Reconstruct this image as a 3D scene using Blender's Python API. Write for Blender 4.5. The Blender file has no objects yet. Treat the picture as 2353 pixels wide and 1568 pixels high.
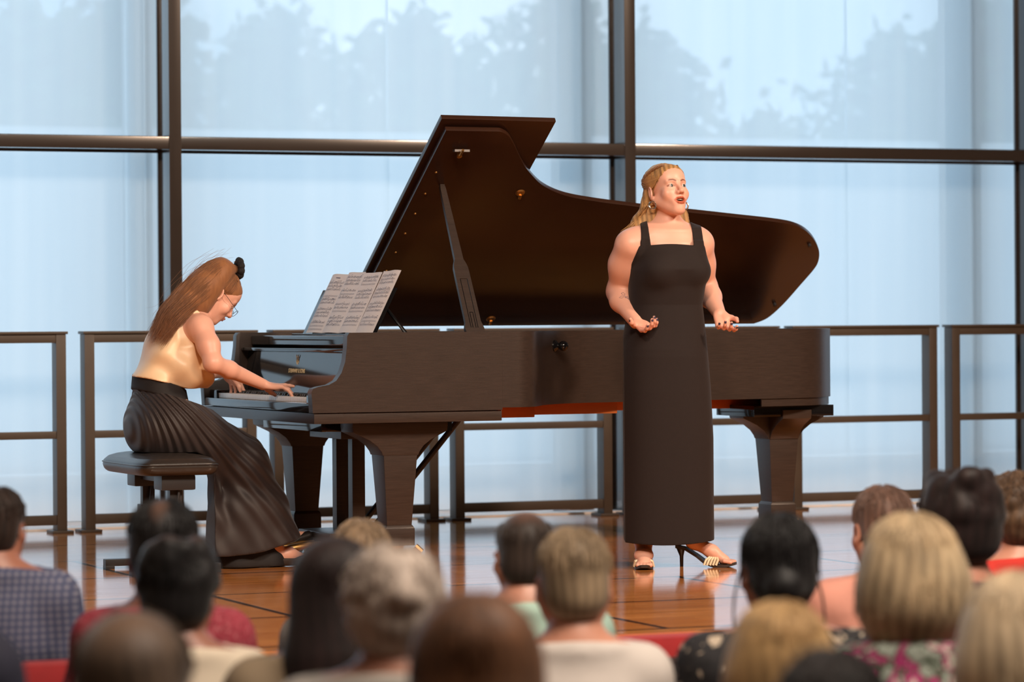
import bpy, bmesh, math, random
import numpy as np
from mathutils import Vector, Matrix

random.seed(7)
rng = np.random.default_rng(7)
S = bpy.context.scene
C = S.collection
PI = math.pi
R = math.radians

# ------------------------------------------------------------------ camera
# the hall: x runs along the window wall, y towards it, z up; hall floor z = 0, stage z = ZS
ZS = 0.70
FPX, TH, PITCH, ROLL = 7500.0, R(22.5), -42 / 7500.0, -0.007
CAM = np.array([0.0, 0.0, ZS + 1.049])
fwd = np.array([math.sin(TH) * math.cos(PITCH), math.cos(TH) * math.cos(PITCH), math.sin(PITCH)])
rgt0 = np.array([math.cos(TH), -math.sin(TH), 0.0])
up0 = np.cross(rgt0, fwd)
a_ = -ROLL
rgt = rgt0 * math.cos(a_) - up0 * math.sin(a_)
upv = rgt0 * math.sin(a_) + up0 * math.cos(a_)
cd = bpy.data.cameras.new('camera')
cam = bpy.data.objects.new('camera', cd)
C.objects.link(cam)
cd.sensor_width = 36.0
cd.lens = FPX / 2353 * 36
cd.clip_start, cd.clip_end = 0.1, 400
m = Matrix.Identity(4)
for i in range(3):
    m[i][0], m[i][1], m[i][2], m[i][3] = rgt[i], upv[i], -fwd[i], CAM[i]
cam.matrix_world = m
cd.dof.use_dof = True
cd.dof.focus_distance = 13.95
cd.dof.aperture_fstop = 2.8
S.camera = cam


def at(px, py, x=None, y=None, z=None, d=None):
    """the point of the hall that a pixel of the 2353x1568 photo shows on a given real plane"""
    X, Y = px - 1176.5, py - 784
    r = fwd + rgt * (X / FPX) - upv * (Y / FPX)
    if y is not None: t = (y - CAM[1]) / r[1]
    elif z is not None: t = (z - CAM[2]) / r[2]
    elif x is not None: t = (x - CAM[0]) / r[0]
    else: t = d
    return CAM + r * t


# ------------------------------------------------------------------ world, lights, exposure
S.view_settings.view_transform = 'Standard'
S.view_settings.look = 'None'
S.view_settings.exposure = 0.0
S.view_settings.gamma = 1.0
S.view_settings.use_curve_mapping = False
S.cycles.use_denoising = True
S.cycles.max_bounces = 8
S.cycles.diffuse_bounces = 4
S.cycles.transparent_max_bounces = 12
S.cycles.caustics_reflective = False
S.cycles.caustics_refractive = False
S.cycles.sample_clamp_indirect = 6.0

W = bpy.data.worlds.new('sky')
S.world = W
W.use_nodes = True
nt = W.node_tree
nt.nodes.clear()
out = nt.nodes.new('ShaderNodeOutputWorld')
bg = nt.nodes.new('ShaderNodeBackground')
tc = nt.nodes.new('ShaderNodeTexCoord')
mp = nt.nodes.new('ShaderNodeMapping')
nz = nt.nodes.new('ShaderNodeTexNoise')
rp = nt.nodes.new('ShaderNodeValToRGB')
mp.inputs['Scale'].default_value = (5.5, 5.5, 5.0)
mp.inputs['Location'].default_value = (0.4, 0.0, 0.3)
nz.inputs['Scale'].default_value = 1.0
nz.inputs['Detail'].default_value = 3.0
rp.color_ramp.elements[0].position = 0.42
rp.color_ramp.elements[0].color = (0.46, 0.68, 0.86, 1)
rp.color_ramp.elements[1].position = 0.62
rp.color_ramp.elements[1].color = (1.25, 1.36, 1.45, 1)
nt.links.new(tc.outputs['Generated'], mp.inputs['Vector'])
nt.links.new(mp.outputs['Vector'], nz.inputs['Vector'])
nt.links.new(nz.outputs['Fac'], rp.inputs['Fac'])
nt.links.new(rp.outputs['Color'], bg.inputs['Color'])
bg.inputs['Strength'].default_value = 1.7
nt.links.new(bg.outputs['Background'], out.inputs['Surface'])


def lamp(name, kind, loc, target, power, color, size=0.5, spot=60, blend=0.4, sy=None):
    l = bpy.data.lights.new(name, kind)
    l.energy = power
    l.color = color
    if kind == 'AREA':
        l.shape = 'RECTANGLE' if sy else 'DISK'
        l.size = size
        if sy: l.size_y = sy
    if kind == 'SPOT':
        l.spot_size = R(spot)
        l.spot_blend = blend
        l.shadow_soft_size = size
    o = bpy.data.objects.new(name, l)
    C.objects.link(o)
    o.location = loc
    o.rotation_euler = (Vector(target) - Vector(loc)).to_track_quat('-Z', 'Y').to_euler()
    return o


WARM = (1.0, 0.71, 0.51)
lamp('stage_key_light', 'SPOT', (10.6, 6.2, 6.3), (5.9, 13.0, 1.5), 3000, WARM, size=0.5, spot=60, blend=0.6)
lamp('stage_fill_light', 'SPOT', (1.6, 4.5, 6.4), (5.4, 13.0, 1.4), 2100, WARM, size=0.35, spot=62, blend=0.6)
lamp('house_light', 'AREA', (4.5, 4.0, 7.2), (4.5, 6.5, 0), 1050, (1.0, 0.86, 0.72), size=5.0, sy=3.0)


# ------------------------------------------------------------------ materials
def N(nt, typ, **kw):
    n = nt.nodes.new(typ)
    for k, v in kw.items():
        if k in n.inputs.keys(): n.inputs[k].default_value = v
        else: setattr(n, k, v)
    return n


def mat(name, col, rough=0.5, metal=0.0, spec=0.5, var=0.12, vscale=30.0, stretch=(1, 1, 1), bump=0.0, bscale=200.0,
        coat=0.0, coat_rough=0.1, sheen=0.0, sss=0.0, attr=None, col2=None):
    """principled material with a procedural mottling of its base colour"""
    mm = bpy.data.materials.new(name)
    mm.use_nodes = True
    nt = mm.node_tree
    p = nt.nodes['Principled BSDF']
    p.inputs['Roughness'].default_value = rough
    p.inputs['Metallic'].default_value = metal
    p.inputs['Specular IOR Level'].default_value = spec
    p.inputs['Coat Weight'].default_value = coat
    p.inputs['Coat Roughness'].default_value = coat_rough
    p.inputs['Sheen Weight'].default_value = sheen
    if sss:
        p.inputs['Subsurface Weight'].default_value = sss
        p.inputs['Subsurface Radius'].default_value = (0.012, 0.005, 0.003)
        p.inputs['Subsurface Scale'].default_value = 1.0
    tcn = N(nt, 'ShaderNodeTexCoord')
    mpn = N(nt, 'ShaderNodeMapping')
    mpn.inputs['Scale'].default_value = stretch
    nt.links.new(tcn.outputs['Object'], mpn.inputs['Vector'])
    nzn = N(nt, 'ShaderNodeTexNoise', Scale=vscale, Detail=4.0)
    nt.links.new(mpn.outputs['Vector'], nzn.inputs['Vector'])
    mx = N(nt, 'ShaderNodeMix', data_type='RGBA')
    c2 = col2 if col2 else tuple(c * (1 - var) for c in col)
    c1 = col if col2 else tuple(min(1, c * (1 + var)) for c in col)
    mx.inputs[6].default_value = (*c1, 1)
    mx.inputs[7].default_value = (*c2, 1)
    nt.links.new(nzn.outputs['Fac'], mx.inputs[0])
    src = mx.outputs[2]
    if attr:
        at_ = N(nt, 'ShaderNodeAttribute', attribute_name=attr)
        mu = N(nt, 'ShaderNodeMix', data_type='RGBA', blend_type='MULTIPLY')
        mu.inputs[0].default_value = 1.0
        nt.links.new(src, mu.inputs[6])
        nt.links.new(at_.outputs['Color'], mu.inputs[7])
        src = mu.outputs[2]
    nt.links.new(src, p.inputs['Base Color'])
    if bump:
        nb = N(nt, 'ShaderNodeTexNoise', Scale=bscale, Detail=3.0)
        nt.links.new(mpn.outputs['Vector'], nb.inputs['Vector'])
        b = N(nt, 'ShaderNodeBump', Strength=bump, Distance=0.004)
        nt.links.new(nb.outputs['Fac'], b.inputs['Height'])
        nt.links.new(b.outputs['Normal'], p.inputs['Normal'])
    return mm


M = {}
M['frame'] = mat('brown_metal', (0.032, 0.024, 0.020), 0.22, var=0.1, vscale=8, spec=0.8, coat=1.0)
M['rail'] = mat('bronze_metal', (0.060, 0.044, 0.032), 0.42, var=0.15, vscale=10)
M['ebony'] = mat('satin_black_lacquer', (0.027, 0.018, 0.0145), 0.36, var=0.55, vscale=16, stretch=(0.7, 3, 14), bump=0.10, bscale=60)
M['gloss'] = mat('polished_black_lacquer', (0.006, 0.006, 0.007), 0.06, var=0.2)
M['lidwood'] = mat('lid_lacquer', (0.028, 0.011, 0.006), 0.27, var=0.25, vscale=6, stretch=(1, 3, 3))
M['brass'] = mat('brass', (0.46, 0.26, 0.09), 0.35, metal=1.0)
M['steel'] = mat('dull_steel', (0.35, 0.35, 0.36), 0.35, metal=1.0)
M['gold'] = mat('gold_iron_plate', (0.30, 0.12, 0.035), 0.4, metal=0.6)
M['spruce'] = mat('spruce_wood', (0.42, 0.12, 0.025), 0.45, vscale=12, stretch=(1, 14, 14))
M['ivory'] = mat('white_key', (0.78, 0.74, 0.68), 0.25, var=0.03)
M['key_black'] = mat('black_key', (0.01, 0.01, 0.01), 0.3)
M['paper'] = mat('paper', (0.78, 0.70, 0.66), 0.8, var=0.03, vscale=6)
M['ink'] = mat('ink', (0.10, 0.10, 0.16), 0.8)
M['leather'] = mat('black_leather', (0.022, 0.018, 0.016), 0.33, var=0.2, bump=0.12, bscale=160)
M['black_metal'] = mat('black_metal', (0.015, 0.015, 0.017), 0.4)
M['dress'] = mat('black_crepe', (0.0108, 0.0064, 0.0062), 0.8, var=0.12, vscale=60, sheen=0.05, spec=0.3, bump=0.08, bscale=400)
M['satin'] = mat('beige_satin', (0.76, 0.56, 0.36), 0.42, var=0.05, vscale=10, bump=0.5, bscale=11, sheen=0.1)
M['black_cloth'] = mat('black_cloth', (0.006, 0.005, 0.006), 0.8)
M['skin'] = mat('skin', (0.68, 0.375, 0.285), 0.42, var=0.05, vscale=24, sss=0.12, attr='Col', spec=0.4)
M['shoe_black'] = mat('black_shoe', (0.012, 0.010, 0.010), 0.35)
M['shoe_dark'] = mat('dark_suede', (0.03, 0.02, 0.016), 0.7)
M['cream_leather'] = mat('cream_leather', (0.72, 0.60, 0.42), 0.35, var=0.05)
M['silver'] = mat('silver', (0.85, 0.82, 0.76), 0.18, metal=1.0)
M['eye'] = mat('eye', (1, 1, 1), 0.12, var=0.0, attr='Col')
M['teeth'] = mat('teeth', (0.75, 0.70, 0.62), 0.25, var=0.02)
M['seat_red'] = mat('red_velvet', (0.30, 0.006, 0.008), 0.75, sheen=0.2, var=0.15)
M['seat_shell'] = mat('dark_seat_shell', (0.03, 0.012, 0.01), 0.5)
M['plaster'] = mat('warm_plaster', (0.30, 0.22, 0.16), 0.8, var=0.05, vscale=2)
M['hall_floor'] = mat('dark_carpet', (0.06, 0.035, 0.03), 0.9, bump=0.2)
M['ceiling'] = mat('ceiling_panel', (0.18, 0.14, 0.11), 0.8, var=0.05, vscale=2)
M['white_sill'] = mat('white_sill', (0.75, 0.78, 0.8), 0.5, var=0.03)
M['concrete'] = mat('concrete', (0.42, 0.44, 0.46), 0.8, var=0.1, vscale=2)
M['outer_post'] = mat('outer_metal', (0.12, 0.16, 0.2), 0.6)
M['foliage'] = mat('foliage', (0.05, 0.10, 0.045), 0.8, var=0.4, vscale=2)
M['bark'] = mat('bark', (0.06, 0.045, 0.03), 0.9)
M['gold_paint'] = mat('gold_paint', (0.95, 0.72, 0.36), 0.5)
M['dial'] = mat('gold_sticker', (0.55, 0.30, 0.10), 0.4, metal=0.5)
M['sole'] = mat('dark_sole', (0.025, 0.017, 0.013), 0.45)


def wood_floor():
    mm = bpy.data.materials.new('stage_wood')
    mm.use_nodes = True
    nt = mm.node_tree
    p = nt.nodes['Principled BSDF']
    p.inputs['Coat Weight'].default_value = 0.4
    p.inputs['Coat Roughness'].default_value = 0.10
    tcn = N(nt, 'ShaderNodeTexCoord')
    # boards 11 cm wide running along x, laid on 1 m platforms with dark gaps
    br = N(nt, 'ShaderNodeTexBrick', Scale=1.0)
    br.offset, br.offset_frequency = 0.37, 2
    for k, v in {'Color1': (0.60, 0.22, 0.055, 1), 'Color2': (0.74, 0.31, 0.09, 1), 'Mortar': (0.25, 0.09, 0.03, 1), 'Mortar Size': 0.0014,
                 'Brick Width': 1.9, 'Row Height': 0.115, 'Bias': 0.0}.items(): br.inputs[k].default_value = v
    nt.links.new(tcn.outputs['Object'], br.inputs['Vector'])
    mpn = N(nt, 'ShaderNodeMapping')
    mpn.inputs['Scale'].default_value = (1.2, 22, 1)
    nt.links.new(tcn.outputs['Object'], mpn.inputs['Vector'])
    gr = N(nt, 'ShaderNodeTexNoise', Scale=2.0, Detail=6.0)
    nt.links.new(mpn.outputs['Vector'], gr.inputs['Vector'])
    mx = N(nt, 'ShaderNodeMix', data_type='RGBA', blend_type='MULTIPLY')
    mx.inputs[0].default_value = 0.6
    rr = N(nt, 'ShaderNodeValToRGB')
    rr.color_ramp.elements[0].color = (0.5, 0.4, 0.33, 1)
    rr.color_ramp.elements[0].position = 0.3
    rr.color_ramp.elements[1].color = (1.15, 1.1, 1.05, 1)
    rr.color_ramp.elements[1].position = 0.65
    nt.links.new(gr.outputs['Fac'], rr.inputs['Fac'])
    nt.links.new(br.outputs['Color'], mx.inputs[6])
    nt.links.new(rr.outputs['Color'], mx.inputs[7])
    gap = N(nt, 'ShaderNodeTexBrick', Scale=1.0)
    gap.offset = 0.5
    for k, v in {'Color1': (1, 1, 1, 1), 'Color2': (1, 1, 1, 1), 'Mortar': (0.02, 0.015, 0.01, 1), 'Mortar Size': 0.016, 'Brick Width': 2.0,
                 'Row Height': 1.02}.items(): gap.inputs[k].default_value = v
    mo = N(nt, 'ShaderNodeMapping')
    mo.inputs['Location'].default_value = (0.25, 0.10, 0)
    nt.links.new(tcn.outputs['Object'], mo.inputs['Vector'])
    nt.links.new(mo.outputs['Vector'], gap.inputs['Vector'])
    m2 = N(nt, 'ShaderNodeMix', data_type='RGBA', blend_type='MULTIPLY')
    m2.inputs[0].default_value = 1.0
    nt.links.new(mx.outputs[2], m2.inputs[6])
    nt.links.new(gap.outputs['Color'], m2.inputs[7])
    nt.links.new(m2.outputs[2], p.inputs['Base Color'])
    # worn varnish
    wn = N(nt, 'ShaderNodeTexNoise', Scale=1.6, Detail=5.0)
    nt.links.new(mpn.outputs['Vector'], wn.inputs['Vector'])
    mr = N(nt, 'ShaderNodeMapRange')
    mr.inputs['From Min'].default_value, mr.inputs['From Max'].default_value = 0.35, 0.75
    mr.inputs['To Min'].default_value, mr.inputs['To Max'].default_value = 0.07, 0.16
    nt.links.new(wn.outputs['Fac'], mr.inputs['Value'])
    nt.links.new(mr.outputs['Result'], p.inputs['Roughness'])
    ad = N(nt, 'ShaderNodeMath', operation='MULTIPLY')
    nt.links.new(gap.outputs['Fac'], ad.inputs[0])
    ad.inputs[1].default_value = -1.0
    b = N(nt, 'ShaderNodeBump', Strength=0.5, Distance=0.01)
    nt.links.new(ad.outputs[0], b.inputs['Height'])
    b2 = N(nt, 'ShaderNodeBump', Strength=0.06, Distance=0.003)
    nt.links.new(gr.outputs['Fac'], b2.inputs['Height'])
    nt.links.new(b.outputs['Normal'], b2.inputs['Normal'])
    nt.links.new(b2.outputs['Normal'], p.inputs['Normal'])
    return mm


M['stage'] = wood_floor()


def blind_mat(name, trans):
    """thin woven screen fabric: scatters daylight and lets part of it straight through"""
    mm = bpy.data.materials.new(name)
    mm.use_nodes = True
    nt = mm.node_tree
    nt.nodes.clear()
    o = N(nt, 'ShaderNodeOutputMaterial')
    tcn = N(nt, 'ShaderNodeTexCoord')
    mpn = N(nt, 'ShaderNodeMapping')
    mpn.inputs['Scale'].default_value = (9.0, 1.0, 0.25)
    nt.links.new(tcn.outputs['Object'], mpn.inputs['Vector'])
    nn = N(nt, 'ShaderNodeTexNoise', Scale=1.0, Detail=4.0)
    nt.links.new(mpn.outputs['Vector'], nn.inputs['Vector'])
    mx = N(nt, 'ShaderNodeMix', data_type='RGBA')
    mx.inputs[6].default_value = (0.74, 0.84, 0.90, 1)
    mx.inputs[7].default_value = (0.90, 0.95, 0.97, 1)
    nt.links.new(nn.outputs['Fac'], mx.inputs[0])
    tl = N(nt, 'ShaderNodeBsdfTranslucent')
    df = N(nt, 'ShaderNodeBsdfDiffuse')
    tr = N(nt, 'ShaderNodeBsdfTransparent')
    nt.links.new(mx.outputs[2], tl.inputs['Color'])
    nt.links.new(mx.outputs[2], df.inputs['Color'])
    tr.inputs['Color'].default_value = (0.92, 0.96, 1.0, 1)
    a = N(nt, 'ShaderNodeMixShader')
    a.inputs[0].default_value = 0.18
    nt.links.new(tl.outputs[0], a.inputs[1])
    nt.links.new(df.outputs[0], a.inputs[2])
    b = N(nt, 'ShaderNodeMixShader')
    b.inputs[0].default_value = trans
    nt.links.new(a.outputs[0], b.inputs[1])
    nt.links.new(tr.outputs[0], b.inputs[2])
    nt.links.new(b.outputs[0], o.inputs['Surface'])
    return mm


M['blind'] = blind_mat('blind_fabric', 0.125)


def glass_mat():
    mm = bpy.data.materials.new('window_glass')
    mm.use_nodes = True
    nt = mm.node_tree
    nt.nodes.clear()
    o = N(nt, 'ShaderNodeOutputMaterial')
    g = N(nt, 'ShaderNodeBsdfGlossy', Roughness=0.02)
    tr = N(nt, 'ShaderNodeBsdfTransparent')
    tr.inputs['Color'].default_value = (0.93, 0.97, 1.0, 1)
    fr = N(nt, 'ShaderNodeFresnel', IOR=1.25)
    b = N(nt, 'ShaderNodeMixShader')
    nt.links.new(fr.outputs[0], b.inputs[0])
    nt.links.new(tr.outputs[0], b.inputs[1])
    nt.links.new(g.outputs[0], b.inputs[2])
    nt.links.new(b.outputs[0], o.inputs['Surface'])
    return mm


M['glass'] = glass_mat()


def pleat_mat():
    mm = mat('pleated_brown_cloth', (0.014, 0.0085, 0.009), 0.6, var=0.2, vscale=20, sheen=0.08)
    nt = mm.node_tree
    p = nt.nodes['Principled BSDF']
    at_ = N(nt, 'ShaderNodeAttribute', attribute_name='Pleat')
    b = N(nt, 'ShaderNodeBump', Strength=0.9, Distance=0.008)
    nt.links.new(at_.outputs['Fac'], b.inputs['Height'])
    nt.links.new(b.outputs['Normal'], p.inputs['Normal'])
    return mm


# ------------------------------------------------------------------ object helpers
def link(name, me, m=None, parent=None, smooth=False, angle=None):
    o = bpy.data.objects.new(name, me)
    C.objects.link(o)
    if m is not None and not me.materials: me.materials.append(m)
    if parent is not None: o.parent = parent
    if smooth:
        me.polygons.foreach_set('use_smooth', [True] * len(me.polygons))
        if angle is not None: me.set_sharp_from_angle(angle=R(angle))
    return o


def tag(o, label=None, cat=None, group=None, kind=None):
    if label: o['label'] = label
    if cat: o['category'] = cat
    if group: o['group'] = group
    if kind: o['kind'] = kind
    return o


def empty(name, loc, rz=0.0):
    o = bpy.data.objects.new(name, None)
    C.objects.link(o)
    o.location = loc
    o.rotation_euler = (0, 0, rz)
    o.empty_display_size = 0.1
    return o


class MB:
    """collects shapes in one bmesh; build() links them as one mesh object (coordinates relative to o)"""
    def __init__(s): s.b = bmesh.new()

    def box(s, lo, hi, bev=0.0):
        r = bmesh.ops.create_cube(s.b, size=1.0)
        vs = r['verts']
        lo, hi = Vector(lo), Vector(hi)
        for v in vs:
            v.co = Vector([(lo[i] + hi[i]) / 2 + v.co[i] * (hi[i] - lo[i]) for i in range(3)])
        if bev:
            es = list({e for v in vs for e in v.link_edges})
            bmesh.ops.bevel(s.b, geom=es, offset=bev, segments=2, profile=0.7, affect='EDGES')
        return s

    def prism(s, pts, axis, lo, hi, bev=0.0):
        """polygon pts (2D) extruded along axis 0/1/2"""
        def mk(p, t):
            c = list(p)
            c.insert(axis, t)
            return s.b.verts.new(c)
        a = [mk(p, lo) for p in pts]
        b = [mk(p, hi) for p in pts]
        n = len(pts)
        fs = [s.b.faces.new(a), s.b.faces.new(b[::-1])]
        for i in range(n): fs.append(s.b.faces.new((a[i], b[i], b[(i + 1) % n], a[(i + 1) % n])))
        bmesh.ops.recalc_face_normals(s.b, faces=fs)
        if bev:
            es = [e for e in set(sum((list(f.edges) for f in fs[:2]), []))]
            bmesh.ops.bevel(s.b, geom=es, offset=bev, segments=2, profile=0.7, affect='EDGES')
        return s

    def ring_prism(s, outer, inner, lo, hi):
        """closed wall between two plan outlines of equal length"""
        n = len(outer)
        V = [[s.b.verts.new((p[0], p[1], z)) for p in pl] for pl, z in ((outer, lo), (outer, hi), (inner, hi), (inner, lo))]
        fs = []
        for k in range(4):
            a, b = V[k], V[(k + 1) % 4]
            for i in range(n): fs.append(s.b.faces.new((a[i], a[(i + 1) % n], b[(i + 1) % n], b[i])))
        bmesh.ops.recalc_face_normals(s.b, faces=fs)
        return s

    def tube(s, pts, r, seg=10, r2=None, cap=True):
        pts = [Vector(p) for p in pts]
        n = len(pts)
        rr = r if isinstance(r, (list, tuple)) else [r + ((r2 if r2 is not None else r) - r) * i / max(1, n - 1) for i in range(n)]
        rings = []
        ref = None
        for i, p in enumerate(pts):
            d = (pts[min(i + 1, n - 1)] - pts[max(i - 1, 0)]).normalized()
            if ref is None:
                ref = Vector((0, 0, 1)) if abs(d.z) < 0.9 else Vector((1, 0, 0))
            u = (ref - d * ref.dot(d)).normalized()
            ref = u
            v = d.cross(u)
            rings.append([s.b.verts.new(p + (u * math.cos(t) + v * math.sin(t)) * rr[i]) for t in (2 * PI * k / seg for k in range(seg))])
        for a, b in zip(rings, rings[1:]):
            for k in range(seg): s.b.faces.new((a[k], a[(k + 1) % seg], b[(k + 1) % seg], b[k]))
        if cap:
            s.b.faces.new(rings[0][::-1])
            s.b.faces.new(rings[-1])
        return s

    def cyl(s, a, b, r, seg=20, r2=None): return s.tube([a, b], r, seg, r2)

    def ball(s, c, r, seg=16):
        rad = r if isinstance(r, (list, tuple)) else (r, r, r)
        q = bmesh.ops.create_uvsphere(s.b, u_segments=seg, v_segments=max(6, seg // 2), radius=1.0)
        for v in q['verts']: v.co = Vector([c[i] + v.co[i] * rad[i] for i in range(3)])
        return s

    def torus(s, c, R1, r, ax=(0, 0, 1), seg=24, sseg=8, arc=2 * PI):
        ax = Vector(ax).normalized()
        u = ax.orthogonal().normalized()
        v = ax.cross(u)
        c = Vector(c)
        n = seg if arc >= 2 * PI - 1e-6 else seg + 1
        rings = []
        for i in range(n):
            t = arc * i / seg
            d = u * math.cos(t) + v * math.sin(t)
            rings.append([s.b.verts.new(c + d * (R1 + r * math.cos(q)) + ax * (r * math.sin(q))) for q in (2 * PI * k / sseg for k in range(sseg))])
        m_ = n if n == seg else n - 1
        for i in range(m_):
            a, b = rings[i], rings[(i + 1) % n]
            for k in range(sseg): s.b.faces.new((a[k], b[k], b[(k + 1) % sseg], a[(k + 1) % sseg]))
        return s

    def quad(s, p):
        s.b.faces.new([s.b.verts.new(q) for q in p])
        return s

    def xf(s, mtx):
        bmesh.ops.transform(s.b, matrix=mtx, verts=list(s.b.verts))
        return s

    def build(s, name, m, parent=None, smooth=True, angle=35, origin=None):
        me = bpy.data.meshes.new(name)
        if origin is not None: bmesh.ops.translate(s.b, vec=-Vector(origin), verts=list(s.b.verts))
        s.b.normal_update()
        s.b.to_mesh(me)
        s.b.free()
        o = link(name, me, m, parent, smooth, angle)
        if origin is not None and parent is None: o.location = origin
        return o


def catmull(pts, sub=5):
    P = np.array(pts, float)
    res = []
    for i in range(len(P) - 1):
        p0, p1, p2, p3 = P[max(i - 1, 0)], P[i], P[i + 1], P[min(i + 2, len(P) - 1)]
        for t in np.linspace(0, 1, sub, endpoint=False):
            res.append(0.5 * ((2 * p1) + (-p0 + p2) * t + (2 * p0 - 5 * p1 + 4 * p2 - p3) * t * t + (-p0 + 3 * p1 - 3 * p2 + p3) * t ** 3))
    res.append(P[-1])
    return np.array(res)


# ------------------------------------------------------------------ sculpting: smooth blended solids turned into one continuous mesh
def unit(v):
    v = np.asarray(v, float)
    return v / np.linalg.norm(v)


def frame(x=None, y=None, z=None, o=(0, 0, 0), s=1.0):
    """4x4 from two given axes (third completed), columns x, y, z"""
    if x is not None and y is not None:
        x = unit(x); y = unit(np.asarray(y, float) - x * np.dot(x, y)); z = np.cross(x, y)
    elif y is not None and z is not None:
        y = unit(y); z = unit(np.asarray(z, float) - y * np.dot(y, z)); x = np.cross(y, z)
    else:
        z = unit(z); x = unit(np.asarray(x, float) - z * np.dot(z, x)); y = np.cross(z, x)
    m_ = np.eye(4)
    m_[:3, 0], m_[:3, 1], m_[:3, 2], m_[:3, 3] = x * s, y * s, z * s, o
    return m_


def rot(ax, deg):
    return np.array(Matrix.Rotation(R(deg), 4, ax))


def trans(v):
    m_ = np.eye(4)
    m_[:3, 3] = v
    return m_


def tp(m_, p): return (m_ @ np.append(np.asarray(p, float), 1.0))[:3]


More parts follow.
